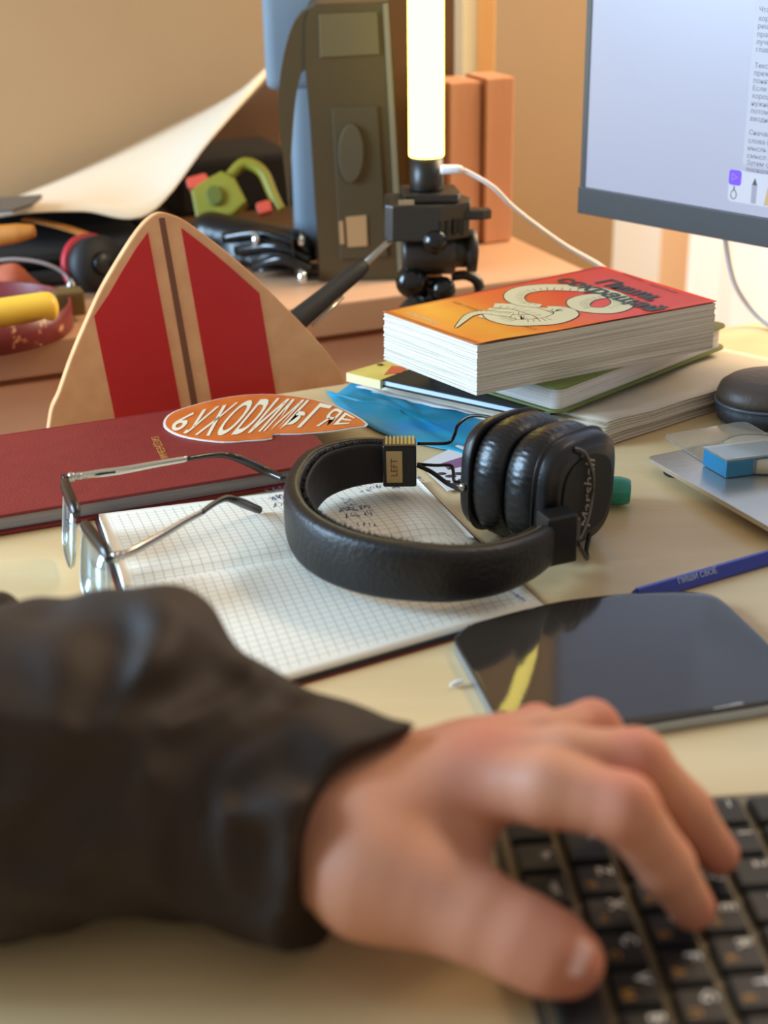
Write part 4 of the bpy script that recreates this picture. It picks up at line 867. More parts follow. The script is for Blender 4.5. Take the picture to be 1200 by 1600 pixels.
def sheets_on_desk():
    # blue watercolour sheet with a torn rim
    out = [(508, 611), (518, 618), (527, 616), (545, 603), (562, 600), (585, 604), (620, 612), (660, 626), (700, 634), (770, 645), (860, 668), (880, 720), (820, 730), (760, 722), (700, 706), (650, 694), (600, 680), (560, 660), (530, 636)]
    z0 = .0006
    pts = [px(x, y, z0) for x, y in out]; P = spline(pts, 4, True); cen = sum(P, Vector()) / len(P)
    bm = bmesh.new(); rings = []
    for s in (1, .85, .65, .4, .15):
        rings.append([bm.verts.new(cen + (p - cen) * s + Vector((random.uniform(-.0004, .0004) if s == 1 else 0, random.uniform(-.0004, .0004) if s == 1 else 0, .0006 * math.sin(i * .5 + s * 6) + .0008))) for i, p in enumerate(P)])
    n = len(P)
    for a, b in zip(rings, rings[1:]):
        for i in range(n): bm.faces.new((a[i], a[(i + 1) % n], b[(i + 1) % n], b[i]))
    bm.faces.new(rings[-1])
    m = bpy.data.materials.new('watercolour_blue'); m.use_nodes = True; nt = m.node_tree; b = nt.nodes['Principled BSDF']; b.inputs['Roughness'].default_value = .35
    tc = nt.nodes.new('ShaderNodeTexCoord'); mp = nt.nodes.new('ShaderNodeMapping'); mp.inputs['Rotation'].default_value = (0, 0, D2R(24)); mp.inputs['Scale'].default_value = (6, 40, 1)
    no = nt.nodes.new('ShaderNodeTexNoise'); no.inputs['Scale'].default_value = 1; no.inputs['Detail'].default_value = 4; cr = nt.nodes.new('ShaderNodeValToRGB')
    e = cr.color_ramp.elements; e[0].position = .3; e[0].color = lin('1d7d96'); e[1].position = .7; e[1].color = lin('1a86c4'); q = e.new(.5); q.color = lin('2a97b4')
    nt.links.new(tc.outputs['Object'], mp.inputs[0]); nt.links.new(mp.outputs[0], no.inputs['Vector']); nt.links.new(no.outputs['Fac'], cr.inputs[0]); nt.links.new(cr.outputs[0], b.inputs['Base Color'])
    o = bmo('blue_painted_sheet', bm, m, None, True); md = o.modifiers.new('s', 'SOLIDIFY'); md.thickness = .0004; md.offset = -1
    tag(o, 'bright blue painted sheet with torn rim left of the book stack', 'paper')
    # crumpled white sheet between it and the stack
    out = [(556, 604), (580, 598), (600, 600), (800, 652), (840, 672), (760, 652), (700, 640), (650, 628), (620, 618), (590, 614)]
    P = [px(x, y, .004) for x, y in out]
    bm = bmesh.new(); f = bm.faces.new([bm.verts.new(p) for p in P]); bmesh.ops.triangulate(bm, faces=[f]); bmesh.ops.subdivide_edges(bm, edges=bm.edges[:], cuts=3, use_grid_fill=True)
    for v in bm.verts: v.co.z += .0012 * math.sin(v.co.x * 160) * math.cos(v.co.y * 90)
    o = bmo('crumpled_sheet', bm, mat('torn_paper', 'd8cfc8', .7), None, True); md = o.modifiers.new('s', 'SOLIDIFY'); md.thickness = .0003; md.offset = -1
    tag(o, 'wrinkled whitish paper edge lying on the blue painted sheet', 'paper')
    # pale paper strip and printed card with dark blots near the left ear cup
    c = [px(x, y, .0017) for x, y in ((655, 726), (715, 696), (730, 700), (735, 760), (700, 768))]
    t = thing('blotted_card', 'pale card with purple and black blots beside the left ear cup', 'card', c[0])
    prism('card', [(p.x, p.y) for p in c][::-1], .0016, .0021, mat('card_white', 'ded9d6', .6), t)
    bl = mat('blot_dark', '37323c', .7); pu = mat('blot_purple', '8a5a7e', .7)
    for i, (x, y, r) in enumerate(((690, 740, .0024), (704, 744, .0028), (716, 740, .0026), (697, 752, .0022), (712, 756, .0026), (722, 750, .0022), (705, 732, .0016))):
        p = px(x, y, .0022); lathe('dark_blot', [(.0003, .0021), (r, .0021), (r, .0023), (.0003, .0023)], Matrix.Translation((p.x, p.y, 0)) @ Matrix.Diagonal((1.2, .8, 1, 1)), bl, t, n=12)
    q = [px(x, y, .0022) for x, y in ((690, 724), (722, 714), (724, 728), (700, 734))]
    prism('purple_patch', [(p.x, p.y) for p in q][::-1], .0021, .0023, pu, t)
sheets_on_desk()

# ------------------------------------------------------------------ dark red hardcover
ZR = .0125
def red_book():
    a = px(0, 805, ZR); b = px(440, 733, ZR); ex = (b - a); ex.z = 0; ex.normalize(); ey = Vector((-ex.y, ex.x, 0))
    r = px(517, 704, ZR); xr = (r - a).dot(ex); far = px(495, 677, ZR); W = (px(250, 640, ZR) - a).dot(ey)
    W = max((px(495, 675, ZR) - a).dot(ey), .05)
    W = (px(300, 637, ZR) - a).dot(ey); 
    M = frame((a.x, a.y, 0), (ex.x, ex.y, 0))
    t = thing('red_hardcover', 'dark red hardcover notebook lying shut at the far left of the desk', 'book', Vector((a.x + .05, a.y + .05, 0)))
    m = mat('burgundy_cloth', '84231f', .55, col2='7c201d', nscale=80, bump=.4, bscale=700)
    x0 = -.09
    prism('back_cover', [(x0, 0), (xr, 0), (xr, W), (x0, W)], .0004, .0024, m, t, M, bev=.0004)
    prism('page_block', [(x0 + .003, .003), (xr - .003, .003), (xr - .003, W - .001), (x0 + .003, W - .001)], .0025, ZR - .0021, page_mat('red_book_pages', '8f8a8c', 'aaa6a6', 500), t, M)
    cv = prism('front_cover', [(x0, 0), (xr, 0), (xr, W), (x0, W)], ZR - .002, ZR, m, t, M, bev=.0005)
    prism('spine', [(x0, W), (xr, W), (xr, W + .0018), (x0, W + .0018)], .0004, ZR, m, t, M, bev=.0004)
    p = px(249, 700, ZR); q = px(240, 684, ZR); dr = (px(257, 718, ZR) - px(241, 684, ZR)); L = dr.length; dr.z = 0
    text('gold_lettering', 'ЕЖЕДНЕВНИК', .0062, frame(Vector((p.x, p.y, ZR + .0001)), dr), gold, cv, ext=.00008, sx=L / .038 * .9)
red_book()

def leaf_sticker():
    t = thing('leaf_sticker', 'orange leaf-shaped sticker with white hand-drawn letters on the red book', 'sticker', px(400, 660, ZR))
    z = ZR + .0012
    out = [(575, 662), (540, 640), (505, 627), (460, 618), (410, 615), (360, 619), (310, 630), (270, 643), (256, 656), (258, 668), (278, 679), (310, 686), (350, 690), (390, 688), (424, 685), (427, 678), (470, 677), (520, 673), (550, 668)]
    P = [px(x, y, z) for x, y in out]
    def den(P_):
        o_ = []
        for i in range(len(P_)):
            o_.append(P_[i])
        return o_
    Q = spline(P, 3, True)
    prism('white_border', [(p.x, p.y) for p in Q][::-1], z - .0010, z - .0003, mat('sticker_white', 'e6e2d8', .4), t)
    cen = sum(Q, Vector()) / len(Q)
    Q2 = [cen + (p - cen) * .975 for p in Q]
    prism('orange_face', [(p.x, p.y) for p in Q2][::-1], z - .0003, z, mat('sticker_orange', 'cf6526', .4, col2='da7430', nscale=60), t)
    # psychedelic letters: each glyph stretched between upper and lower rim
    xs = [272, 298, 324, 352, 382, 408, 432, 456, 480, 506, 528, 552]
    top = lambda x: np.interp(x, [256, 270, 310, 360, 410, 460, 505, 540, 575], [656, 647, 634, 623, 619, 622, 631, 645, 661])
    bot = lambda x: np.interp(x, [256, 278, 310, 350, 390, 424, 470, 520, 575], [660, 675, 682, 685, 683, 679, 673, 669, 663])
    wm = mat('sticker_letters', 'efe2c0', .5)
    for i, ch in enumerate('6УХОDИМЬГЯЕ'):
        xa, xb = xs[i], xs[i + 1]
        def wfn(co, xa=xa, xb=xb, i0=i):
            u = (co.x - mn[0]) / max(mx_[0] - mn[0], 1e-6); v = (co.y - mn[1]) / max(mx_[1] - mn[1], 1e-6)
            xx = xa + 2 + (xb - xa - 4) * u; yt, yb = top(xx) + 3, bot(xx) - 4
            sk = (v - .5) * min(46, (yb - yt) * .95) ; yy = yb + (yt - yb) * v
            p = px(xx + sk, yy, z + .0003); return Vector((p.x, p.y, z + .0003 + .00002 * (i0 % 2)))
        cu = bpy.data.curves.new('t', 'FONT'); cu.body = ch; cu.offset = .012; cu.resolution_u = 4; o = bpy.data.objects.new('t', cu); C.objects.link(o)
        me = bpy.data.meshes.new_from_object(o.evaluated_get(bpy.context.evaluated_depsgraph_get())); bpy.data.objects.remove(o)
        co = np.array([tuple(v.co) for v in me.vertices]); mn = co.min(0); mx_ = co.max(0)
        for v in me.vertices: v.co = wfn(v.co)
        me.materials.clear(); link('letter', me, wm, t)
leaf_sticker()

# ------------------------------------------------------------------ open squared notebook
def grid_mat():
    m = bpy.data.materials.new('squared_paper'); m.use_nodes = True; nt = m.node_tree; b = nt.nodes['Principled BSDF']; b.inputs['Roughness'].default_value = .75
    uv = nt.nodes.new('ShaderNodeUVMap'); sp = nt.nodes.new('ShaderNodeSeparateXYZ'); nt.links.new(uv.outputs[0], sp.inputs[0]); res = []
    for k in (0, 1):
        a = nt.nodes.new('ShaderNodeMath'); a.operation = 'PINGPONG'; a.inputs[1].default_value = .5; nt.links.new(sp.outputs[k], a.inputs[0])
        c = nt.nodes.new('ShaderNodeMath'); c.operation = 'LESS_THAN'; c.inputs[1].default_value = .05; nt.links.new(a.outputs[0], c.inputs[0]); res.append(c)
    mx = nt.nodes.new('ShaderNodeMath'); mx.operation = 'MAXIMUM'; nt.links.new(res[0].outputs[0], mx.inputs[0]); nt.links.new(res[1].outputs[0], mx.inputs[1])
    # no grid in the margin (third coordinate not available: margin by uv range)
    mg = None
    mi = nt.nodes.new('ShaderNodeMix'); mi.data_type = 'RGBA'; mi.inputs['A'].default_value = lin('efe8d6'); mi.inputs['B'].default_value = lin('aba79c')
    sc_ = nt.nodes.new('ShaderNodeMath'); sc_.operation = 'MULTIPLY'; sc_.inputs[1].default_value = .75; nt.links.new(mx.outputs[0], sc_.inputs[0])
    last = sc_
    for k, lo, hi in ((1, 1.2, None), (0, 1.0, None)):
        g = nt.nodes.new('ShaderNodeMath'); g.operation = 'GREATER_THAN'; g.inputs[1].default_value = lo; nt.links.new(sp.outputs[k], g.inputs[0])
        q = nt.nodes.new('ShaderNodeMath'); q.operation = 'MULTIPLY'; nt.links.new(last.outputs[0], q.inputs[0]); nt.links.new(g.outputs[0], q.inputs[1]); last = q
    nt.links.new(last.outputs[0], mi.inputs['Factor']); nt.links.new(mi.outputs['Result'], b.inputs['Base Color']); return m
def open_notebook():
    ze = .0058; zg = .0105
    TL = px(154, 803, ze); TR = px(652, 742, ze); GL = px(195, 913, zg); GR = px(741, 822, zg); BR = px(851, 943, .0045)
    n1 = px(460, 1073, .0045); n2 = px(715, 1019, .0045); dn = (n2 - n1).normalized()
    # lower-left corner: continue the near edge to the left rim direction
    BL = n1 + dn * -.062; 
    t = thing('open_notebook', 'open notebook with squared pages lying under the headphones', 'notebook', Vector((0, .65, 0)))
    gm = grid_mat()
    def half(name, a, b, c, d, prof, parent, zlow, flip):
        # a,b outer edge left/right ; c,d gutter left/right
        nu, nv = 40, 26; V = []; UV = []; L = (b - a).length * 1000 / 5; Wd = (c - a).length * 1000 / 5
        for i in range(nu + 1):
            for j in range(nv + 1):
                u, v = i / nu, j / nv; p = a.lerp(b, u).lerp(c.lerp(d, u), v); p.z = prof(u, v)
                V.append(p); UV.append((u * L, v * Wd if not flip else v * Wd))
        m_ = len(V); V2 = [Vector((p.x, p.y, zlow(k))) for k, p in enumerate(V)]
        Fc = []
        for i in range(nu):
            for j in range(nv):
                k = i * (nv + 1) + j; q = (k, k + nv + 1, k + nv + 2, k + 1); Fc.append(q if flip else q[::-1]); 
                q2 = tuple(m_ + e for e in (k, k + nv + 1, k + nv + 2, k + 1)); Fc.append(q2[::-1] if flip else q2)
        rim = [i * (nv + 1) for i in range(nu + 1)] + [nu * (nv + 1) + j for j in range(1, nv + 1)] + [i * (nv + 1) + nv for i in range(nu - 1, -1, -1)] + [j for j in range(nv - 1, 0, -1)]
        for i in range(len(rim)): k = (i + 1) % len(rim); Fc.append((rim[i], rim[k], rim[k] + m_, rim[i] + m_))
        return mesh(name, V + V2, Fc, gm, parent, False, uv=UV + UV)
    def endfall(z, u): return z - (z - .0036) * max(0.0, (u - .84) / .16) ** 1.5
    def prof1(u, v): return endfall(p1_(u, v), u)
    def prof2(u, v): return endfall(p2_(u, v), u)
    def p1_(u, v): return ze + (.0125 - ze) * math.sin(min(v, .86) / .86 * math.pi / 2) - (max(0, v - .86) / .14) ** 1.5 * .0035
    def p2_(u, v): return .0045 + (.0118 - .0045) * math.sin(min(v, .90) / .90 * math.pi / 2) ** .8 - (max(0, v - .90) / .10) ** 1.5 * .0028
    p1 = half('upper_page', TL, TR, GL, GR, prof1, t, lambda k: .0026, True)
    p2 = half('lower_page', BL, BR, GL, GR, prof2, t, lambda k: .0026, False)
    for p in (p1, p2):
        p.data.polygons.foreach_set('use_smooth', [True] * len(p.data.polygons))
    def flat(p, z=0): return Vector((p.x, p.y, z))
    def grow(P_, k):
        c = sum(P_, Vector()) / len(P_); return [p + (p - c).normalized() * k for p in P_]
    cor = [flat(BL), flat(BR), flat(GR), flat(TR), flat(TL), flat(GL)]
    prism('black_lining', [(p.x, p.y) for p in grow(cor, .0018)], .0013, .0025, mat('black_endpaper', '23282a', .5), t)
    prism('burgundy_cover', [(p.x, p.y) for p in grow(cor, .0032)], .0003, .0012, mat('burgundy_cover', '6b2327', .5), t)
    # handwriting in blue-black ink
    inkm = mat('blue_ink', '4a5078', .6)
    def surf(x, y):
        # page height under a pixel, by short iteration
        z = .011
        for _ in range(4):
            p = px(x, y, z)
            def uvq(a, b, c, d):
                u, v = .5, .5
                for _ in range(8):
                    P = a.lerp(b, u).lerp(c.lerp(d, u), v); du = (b - a).lerp(d - c, v); dv = c.lerp(d, u) - a.lerp(b, u); r = p - P
                    det = du.x * dv.y - du.y * dv.x; u += (r.x * dv.y - r.y * dv.x) / det; v += (du.x * r.y - du.y * r.x) / det
                return u, v
            u, v = uvq(TL, TR, GL, GR)
            if v <= 1: z = prof1(u, max(v, 0))
            else:
                u, v = uvq(BL, BR, GL, GR); z = prof2(u, max(min(v, 1), 0))
        return px(x, y, z) + Vector((0, 0, .00012))
    def scrib(x, y, n, w_, h_, dx, dy, wt=.00022):
        items = []
        for k in range(n):
            cx, cy = x + dx * k, y + dy * k; pts = []
            for i in range(random.randint(4, 7)): pts.append(surf(cx + random.uniform(-.5, .5) * w_, cy + random.uniform(-.5, .5) * h_))
            P = spline(pts, 4)
            for a, b in zip(P, P[1:]):
                d = (b - a); 
                if d.length < 1e-6: continue
                nn = Vector((-d.y, d.x, 0)).normalized() * wt; items.append(([a + nn, b + nn, b - nn, a - nn], [(0, 1, 2, 3)]))
        return items
    its = []
    for args in ((418, 768, 5, 9, 9, 6, -1.5), (422, 780, 4, 9, 9, 6, -1.5), (430, 790, 3, 8, 8, 6, -1.5), (534, 781, 3, 12, 9, 8, 3), (532, 797, 6, 11, 8, 8, -1), (545, 806, 5, 10, 9, 8, -1),
                 (562, 758, 5, 9, 7, 8, -2.5), (566, 768, 4, 9, 6, 8, -2.5), (615, 762, 5, 8, 7, 7, -1.5), (640, 750, 3, 8, 7, 6, -1), (560, 820, 4, 8, 7, 9, 0), (655, 745, 2, 7, 7, 5, 4)): its += scrib(*args)
    joined('handwriting', its, inkm, p1, kind='stuff')
    its = []
    for args in ((800, 926, 3, 10, 6, 6, 4), (815, 936, 2, 9, 6, 6, 3)): its += scrib(*args, .0003)
    joined('handwriting', its, mat('pale_blue_ink', '8f93ae', .6), p2, kind='stuff')
open_notebook()

# ------------------------------------------------------------------ glasses
def lens_mat():
    if 'lens_coated' in MATS: return MATS['lens_coated']
    m = bpy.data.materials.new('lens_coated'); m.use_nodes = True; nt = m.node_tree; nt.nodes.remove(nt.nodes['Principled BSDF'])
    tr = nt.nodes.new('ShaderNodeBsdfTransparent'); gs = nt.nodes.new('ShaderNodeBsdfGlossy'); gs.inputs['Color'].default_value = lin('cfe4f2'); gs.inputs['Roughness'].default_value = .12
    tr.inputs[0].default_value = lin('eef6fa'); mx = nt.nodes.new('ShaderNodeMixShader'); mx.inputs[0].default_value = .42
    nt.links.new(tr.outputs[0], mx.inputs[1]); nt.links.new(gs.outputs[0], mx.inputs[2]); nt.links.new(mx.outputs[0], nt.nodes['Material Output'].inputs[0])
    MATS['lens_coated'] = m; return m
def glasses():
    t = thing('eyeglasses', 'browline eyeglasses standing open across the notebook edge', 'glasses', px(150, 900, 0))
    zt = .041
    A = px(100, 749, zt); B = px(125, 818, zt); B2 = px(133, 832, zt); Cc = px(172, 868, zt)
    brow = mat('tortoise_acetate', '20160f', .3, coat=.1); sil = mat('silver_wire', 'c4c2bc', .3, .9)
    d = (Cc - A); d.z = 0; d.normalize(); outn = Vector((-d.y, d.x, 0)); outn = outn if outn.x < 0 else -outn    # away from temples (left)
    L = (Cc - A).length
    tilt = Vector((0, 0, -1)) * .97 - outn * -.12
    def rim(s0, s1, name):
        # lens rounded shape between stations s0..s1 along the front, hanging down from brow
        pts = []; n = 28; w2 = (s1 - s0) / 2; cx = (s0 + s1) / 2
        for i in range(n):
            a = 2 * math.pi * i / n; c_, s_ = math.cos(a), math.sin(a)
            x = cx + w2 * math.copysign(abs(c_) ** .5, c_); y = -.0185 + .0180 * math.copysign(abs(s_) ** .6, s_)
            curve = .004 * ((x / L - .5) * 2) ** 2
            pts.append(A + d * x + Vector((0, 0, 1)) * y * .97 + outn * (-(curve) + y * -.12 + .004))
        f = tube('rim', pts, .0006, sil, t, n=8, sub=3, closed=True)
        P = spline(pts, 3, True); cen = sum(P, Vector()) / len(P)
        V = [cen + outn * .001] + [cen + (p - cen) * .985 for p in P]; k = len(P)
        Fc = [(0, 1 + i, 1 + (i + 1) % k) for i in range(k)]
        gm = lens_mat()
        o = mesh('lens', V, Fc, gm, f, True); md = o.modifiers.new('s', 'SOLIDIFY'); md.thickness = .0016
        # brow bar
        top = [p for p in pts[2:13]]
        tube('brow_bar', [A + d * (s0 + (s1 - s0) * k) + Vector((0, 0, -.0005 - dz)) + outn * (.003 - .003 * abs((s0 + (s1 - s0) * k) / L * 2 - 1) ** 2) for k, dz in ((-.02, .002), (.1, 0), (.35, -.0004), (.65, -.0004), (.9, .0), (1.02, .002))], [.0020, .0029, .0031, .0031, .0029, .0020], brow, t, n=10, flat=1.25)
    mid = L * .5
    rim(.002, mid - .009, 'a'); rim(mid + .009, L - .002, 'b')
    bp = [A + d * (mid - .009) + Vector((0, 0, -.010)), A + d * mid + Vector((0, 0, -.006)) + outn * .003, A + d * (mid + .009) + Vector((0, 0, -.010))]
    tube('bridge', bp, .0012, sil, t)
    for s in (-1, 1):
        q = A + d * (mid + s * .008) - outn * .004 + Vector((0, 0, -.018)); tube('nose_pad', [q + Vector((0, 0, .004)), q + d * s * .001, q + Vector((0, 0, -.004))], [.0012, .0024, .0012], mat('clear_pad', 'f0e6d8', .1, trans=.8), t, n=10)
        tube('pad_arm', [A + d * (mid + s * .010) + Vector((0, 0, -.014)), q + d * s * .002 + outn * .002], .0004, sil, t, sub=1, n=6)
    tip = mat('temple_tip', '2c211b', .3, coat=.3)
    def temple(pp, split, thin_bar):
        P = [px(*q) for q in pp]
        hinge = tube('hinge', [P[0], P[0].lerp(P[1], .9)], [.0026, .0014], brow, t, n=10, sub=2)
        a = tube('temple_arm', P[1:split + 1], [.0011, .0016, .0014, .0012], mat('silver_arm', 'bdb4aa', .25, .9) if not thin_bar else mat('silver_arm_light', 'd6d0c0', .25, .8), t, n=8, flat=1.5)
        tube('temple_tip', P[split:], [.0014, .0016, .0020, .0026, .0022], tip, t, n=10)
        for k, e in ((.15, .0022), (.45, .0016)): 
            q = P[1].lerp(P[2], k); lathe('hinge_barrel', [(.0002, -e), (.0018, -e), (.0018, e), (.0002, e)], frame(q, (1, 0, 0)), sil, t, n=10)
        if thin_bar: tube('arm_slot', [P[2].lerp(P[3], .1) + Vector((0, -.0016, .0003)), P[2].lerp(P[3], .8) + Vector((0, -.0015, .0003))], .0007, blk, t, sub=1, n=6)
    temple([(98, 748, .040), (106, 746, .040), (145, 741, .0395), (190, 735, .039), (245, 725, .038), (292, 717, .0365), (330, 711, .034), (352, 711, .031), (372, 716, .028), (412, 734, .0165), (444, 749, .0140)], 5, True)
    temple([(166, 872, .040), (176, 872, .040), (205, 862, .0395), (250, 838, .038), (288, 815, .0365), (315, 801, .035), (336, 786, .033), (352, 779, .031), (366, 781, .028), (388, 790, .0185), (405, 797, .0125)], 5, False)
glasses()

# ------------------------------------------------------------------ headphones
def headphones():
    t = thing('headphones', 'black on-ear headphones with worn headband lying across the notebook', 'headphones', Vector((.03, .70, .012)))
    leather = mat('band_leather', '171513', .45, col2='110f0e', nscale=60, bump=.5, bscale=420)
    inner = mat('band_inner', '1e1713', .6, bump=.4, bscale=200)
    path = [(14, 763), (-7, 762), (-25, 753), (-38, 737), (-45, 712), (-46, 686), (-39, 660), (-23, 638), (0, 624), (28, 620), (52, 628), (70, 645), (81, 662)]
    P = spline([(x / 1000, y / 1000, 0) for x, y in path], 8); N = len(P)
    # height of the band's lower and upper edges along the path
    s = np.linspace(0, 1, N)
    zlo = np.interp(s, [0, .25, .45, .7, 1], [.0160, .0158, .0150, .0142, .0110]); zhi = np.interp(s, [0, .12, .25, .45, .7, 1], [.0400, .0430, .0450, .0455, .0430, .0330])
    half = np.interp(s, [0, .05, .3, .75, 1], [.0035, .0042, .0050, .0050, .0040])
    V = []; Fo = []; n = 16
    prof = []
    for k in range(n):
        a = 2 * math.pi * k / n; c_, s_ = math.cos(a), math.sin(a); prof.append((math.copysign(abs(c_) ** .45, c_), math.copysign(abs(s_) ** .6, s_)))
    outs = []
    for i, p in enumerate(P):
        q = (P[min(i + 1, N - 1)] - P[max(i - 1, 0)]).normalized(); o_ = Vector((q.y, -q.x, 0)); o_ = -o_ if o_.dot(p - Vector((.02, .69, 0))) < 0 else o_; outs.append(o_)
        zc = (zlo[i] + zhi[i]) / 2; hz = (zhi[i] - zlo[i]) / 2
        for a, b in prof: V.append(Vector((p.x, p.y, zc)) + o_ * a * half[i] + Vector((0, 0, b * hz)))
    for i in range(N - 1):
        for k in range(n): Fo.append((i * n + k, i * n + (k + 1) % n, (i + 1) * n + (k + 1) % n, (i + 1) * n + k))
    Fo += [tuple(range(n))[::-1], tuple((N - 1) * n + k for k in range(n))]
    band = mesh('headband', V, Fo, leather, t, True)
    # inner pad, slightly inside
    V = []; Fo = []
    for i, p in enumerate(P):
        zc = (zlo[i] + zhi[i]) / 2; hz = (zhi[i] - zlo[i]) / 2 * .90
        for a, b in prof: V.append(Vector((p.x, p.y, zc)) - outs[i] * (half[i] + .0008 + .0022 * (1 - a) * .5) + Vector((0, 0, b * hz)))
    for i in range(2, N - 3):
        for k in range(n): Fo.append((i * n + k, i * n + (k + 1) % n, (i + 1) * n + (k + 1) % n, (i + 1) * n + k))
    mesh('inner_pad', V, Fo, inner, t, True)
    # seam and worn fuzz on the upper edge
    sm = mat('seam_thread', '6e5c3c', .7); items = []
    for i in range(3, N - 4):
        for kk in range(3):
            f_ = (kk + .5) / 3; p = P[i].lerp(P[i + 1], f_); o_ = outs[i]; q = (P[i + 1] - P[i]).normalized(); z = zhi[i] * (1 - f_) + zhi[i + 1] * f_
            c = Vector((p.x, p.y, z - .0004)) - o_ * half[i] * .35; a = c + q * .0009; b = c - q * .0009; w_ = o_ * .0003; h = Vector((0, 0, .0006))
            items.append(([a + w_, b + w_, b - w_, a - w_, a + w_ + h, b + w_ + h, b - w_ + h, a - w_ + h], [(0, 1, 2, 3), (7, 6, 5, 4), (0, 4, 5, 1), (1, 5, 6, 2), (2, 6, 7, 3), (3, 7, 4, 0)]))
    joined('seam_stitches', items, sm, band, kind='stuff')
    items = []
    for i in range(6, N - 10):
        cnt = 10 if (s[i] > .55 and s[i] < .68) or s[i] < .2 else 4
        for _ in range(cnt):
            f_ = random.random(); p = P[i].lerp(P[i + 1], f_); c = Vector((p.x, p.y, zhi[i] - .0010)) - outs[i] * (half[i] * .8 + random.uniform(0, .0025))
            d = Vector((random.uniform(-1, 1), random.uniform(-1, 1), random.uniform(.2, 1.5))).normalized() * random.uniform(.0012, .0030 if cnt > 5 else .0018); w_ = Vector((d.y, -d.x, 0)).normalized() * .0004
            items.append(([c - w_, c + w_, c + d], [(0, 1, 2)]))
    joined('frayed_edge', items, mat('frayed_leather', '241c14', .9), band, kind='stuff')
    # end sleeves
    ribm = mat('sleeve_metal', '3a332a', .35, .5)
    def endbox(name, c, qd, w_, dpt, z0, z1, lab):
        q = Vector((qd[0], qd[1], 0)).normalized(); M = frame(Vector((c[0], c[1], 0)), q)
        o = box(name, M, -w_ / 2, w_ / 2, -dpt / 2, dpt / 2, z0, z1, blk, t, bev=.0014, seg=3)
        return M, o
    lc = px(626, 716, .030)
    lcx, lcy = px(624, 690, .0430).x, px(624, 690, .0430).y
    M1, b1 = endbox('left_sleeve', (lcx, lcy), (1, -.02), .0185, .013, .0185, .0430, 'L')
    for i in range(8):
        x = -.0078 + i * .0021; box('rib', M1, x, x + .0013, -.0066, .006, .0431, .0442, gold if False else mat('rib_metal', 'a08f66', .35, .7), b1, bev=.0003)
    lb = box('label_plate', M1, -.0072, .0016, -.0072, -.0066, .0215, .0400, mat('label_brass', 'bfa06c', .35, .6), b1, bev=.0003)
    Mt = M1 @ Matrix.Translation((-.0028, -.00725, .0305)) @ Matrix.Rotation(D2R(90), 4, 'X') @ Matrix.Rotation(D2R(90), 4, 'Z')
    text('lettering', 'LEFT', .0052, Mt, mat('label_print', '5a4630', .6), lb, ext=.00008)
    bc = px(868, 800, .0365)
    M2, b2 = endbox('right_sleeve', (bc.x + .001, bc.y), (1, .42), .0170, .0130, .0100, .0365, 'R')
    # ear cups
    ctr = Vector((.0815, .7190, .0340)); ang = D2R(-44); ax = Vector((math.cos(ang), math.sin(ang), 0)); side = Vector((-ax.y, ax.x, 0)); upv = Vector((0, 0, 1))
    # slight lean of the whole pair
    upv = (upv + side * .05).normalized()
    side = upv.cross(ax).normalized()
    def sq(a, r, e=.72):
        c_, s_ = math.cos(a), math.sin(a); return r * math.copysign(abs(c_) ** e, c_), r * math.copysign(abs(s_) ** e, s_)
    def shell(name, prof, m, parent, off, n=56, e=.72, wr=0.0):
        V = []; Fo = []
        for j, (r, z) in enumerate(prof):
            for k in range(n):
                a = 2 * math.pi * k / n; w_ = 0
                if wr and 0 < j < len(prof) - 1: w_ = wr * (math.sin(k * 2.3 + j * .7) * .6 + math.sin(k * 4.1 + j * 1.3) * .4)
                x, y = sq(a, r + w_, e); V.append(ctr + ax * (off + z) + side * x + upv * y)
        for j in range(len(prof) - 1):
            for k in range(n): Fo.append((j * n + k, j * n + (k + 1) % n, (j + 1) * n + (k + 1) % n, (j + 1) * n + k))
        Fo += [tuple(range(n))[::-1], tuple((len(prof) - 1) * n + k for k in range(n))]
        return mesh(name, V, Fo, m, parent, True)
    pad = mat('pad_leather', '151312', .34, col2='0f0e0d', nscale=50, bump=.35, bscale=160)
    sh = mat('cup_plastic', '121111', .35, bump=.15, bscale=600)
    RR = .0318
    padp = [(.010, 0), (RR * .80, 0), (RR * .94, .0018), (RR * 1.01, .0072), (RR * 1.01, .0138), (RR * .94, .0186), (RR * .82, .0200), (.010, .0200)]
    for sgn in (-1, 1):
        nm = 'left' if sgn < 0 else 'right'
        pr = [(r, sgn * (.0006 + z)) for r, z in padp]
        if sgn < 0: pr = pr[::-1]
        # denser pad profile for the wrinkles
        T = spline([(r, z, 0) for r, z in pr], 3); cup = None
        shp = [(RR * .88, .0172), (RR * 1.0, .0174), (RR * 1.01, .0180), (RR * 1.0, .0186), (RR * .965, .0189), (RR * .96, .0205), (RR * .95, .0245), (RR * .92, .0266), (RR * .88, .0276), (RR * .80, .0282), (RR * .78, .0300), (RR * .76, .0305), (.004, .0305)]; shp = [(r_, .0204 + (z_ - .0172) * .85) for r_, z_ in shp]
        if sgn > 0: q = shp
        else: q = [(r, -z) for r, z in shp][::-1]
        cup = shell(nm + '_cup', q, sh, t, 0, e=.60)
        tag(cup, nm + ' cup shell of squarish black plastic')
        shell('ear_pad', [(p.x, p.y) for p in T], pad, t, 0, n=150, e=.74, wr=.00045)
        # screw on the rim
        sc_p = ctr + ax * sgn * .0255 + (-side * .70 - upv * .34) * RR * 1.06 if sgn > 0 else ctr - ax * .0255 + (-side * .98 + upv * -.12) * RR
        lathe('screw', [(.0003, -.001), (.0021, -.001), (.0021, .0006), (.0012, .0012), (.0003, .0012)], frame(sc_p, upv, -side), steel, cup, n=14)
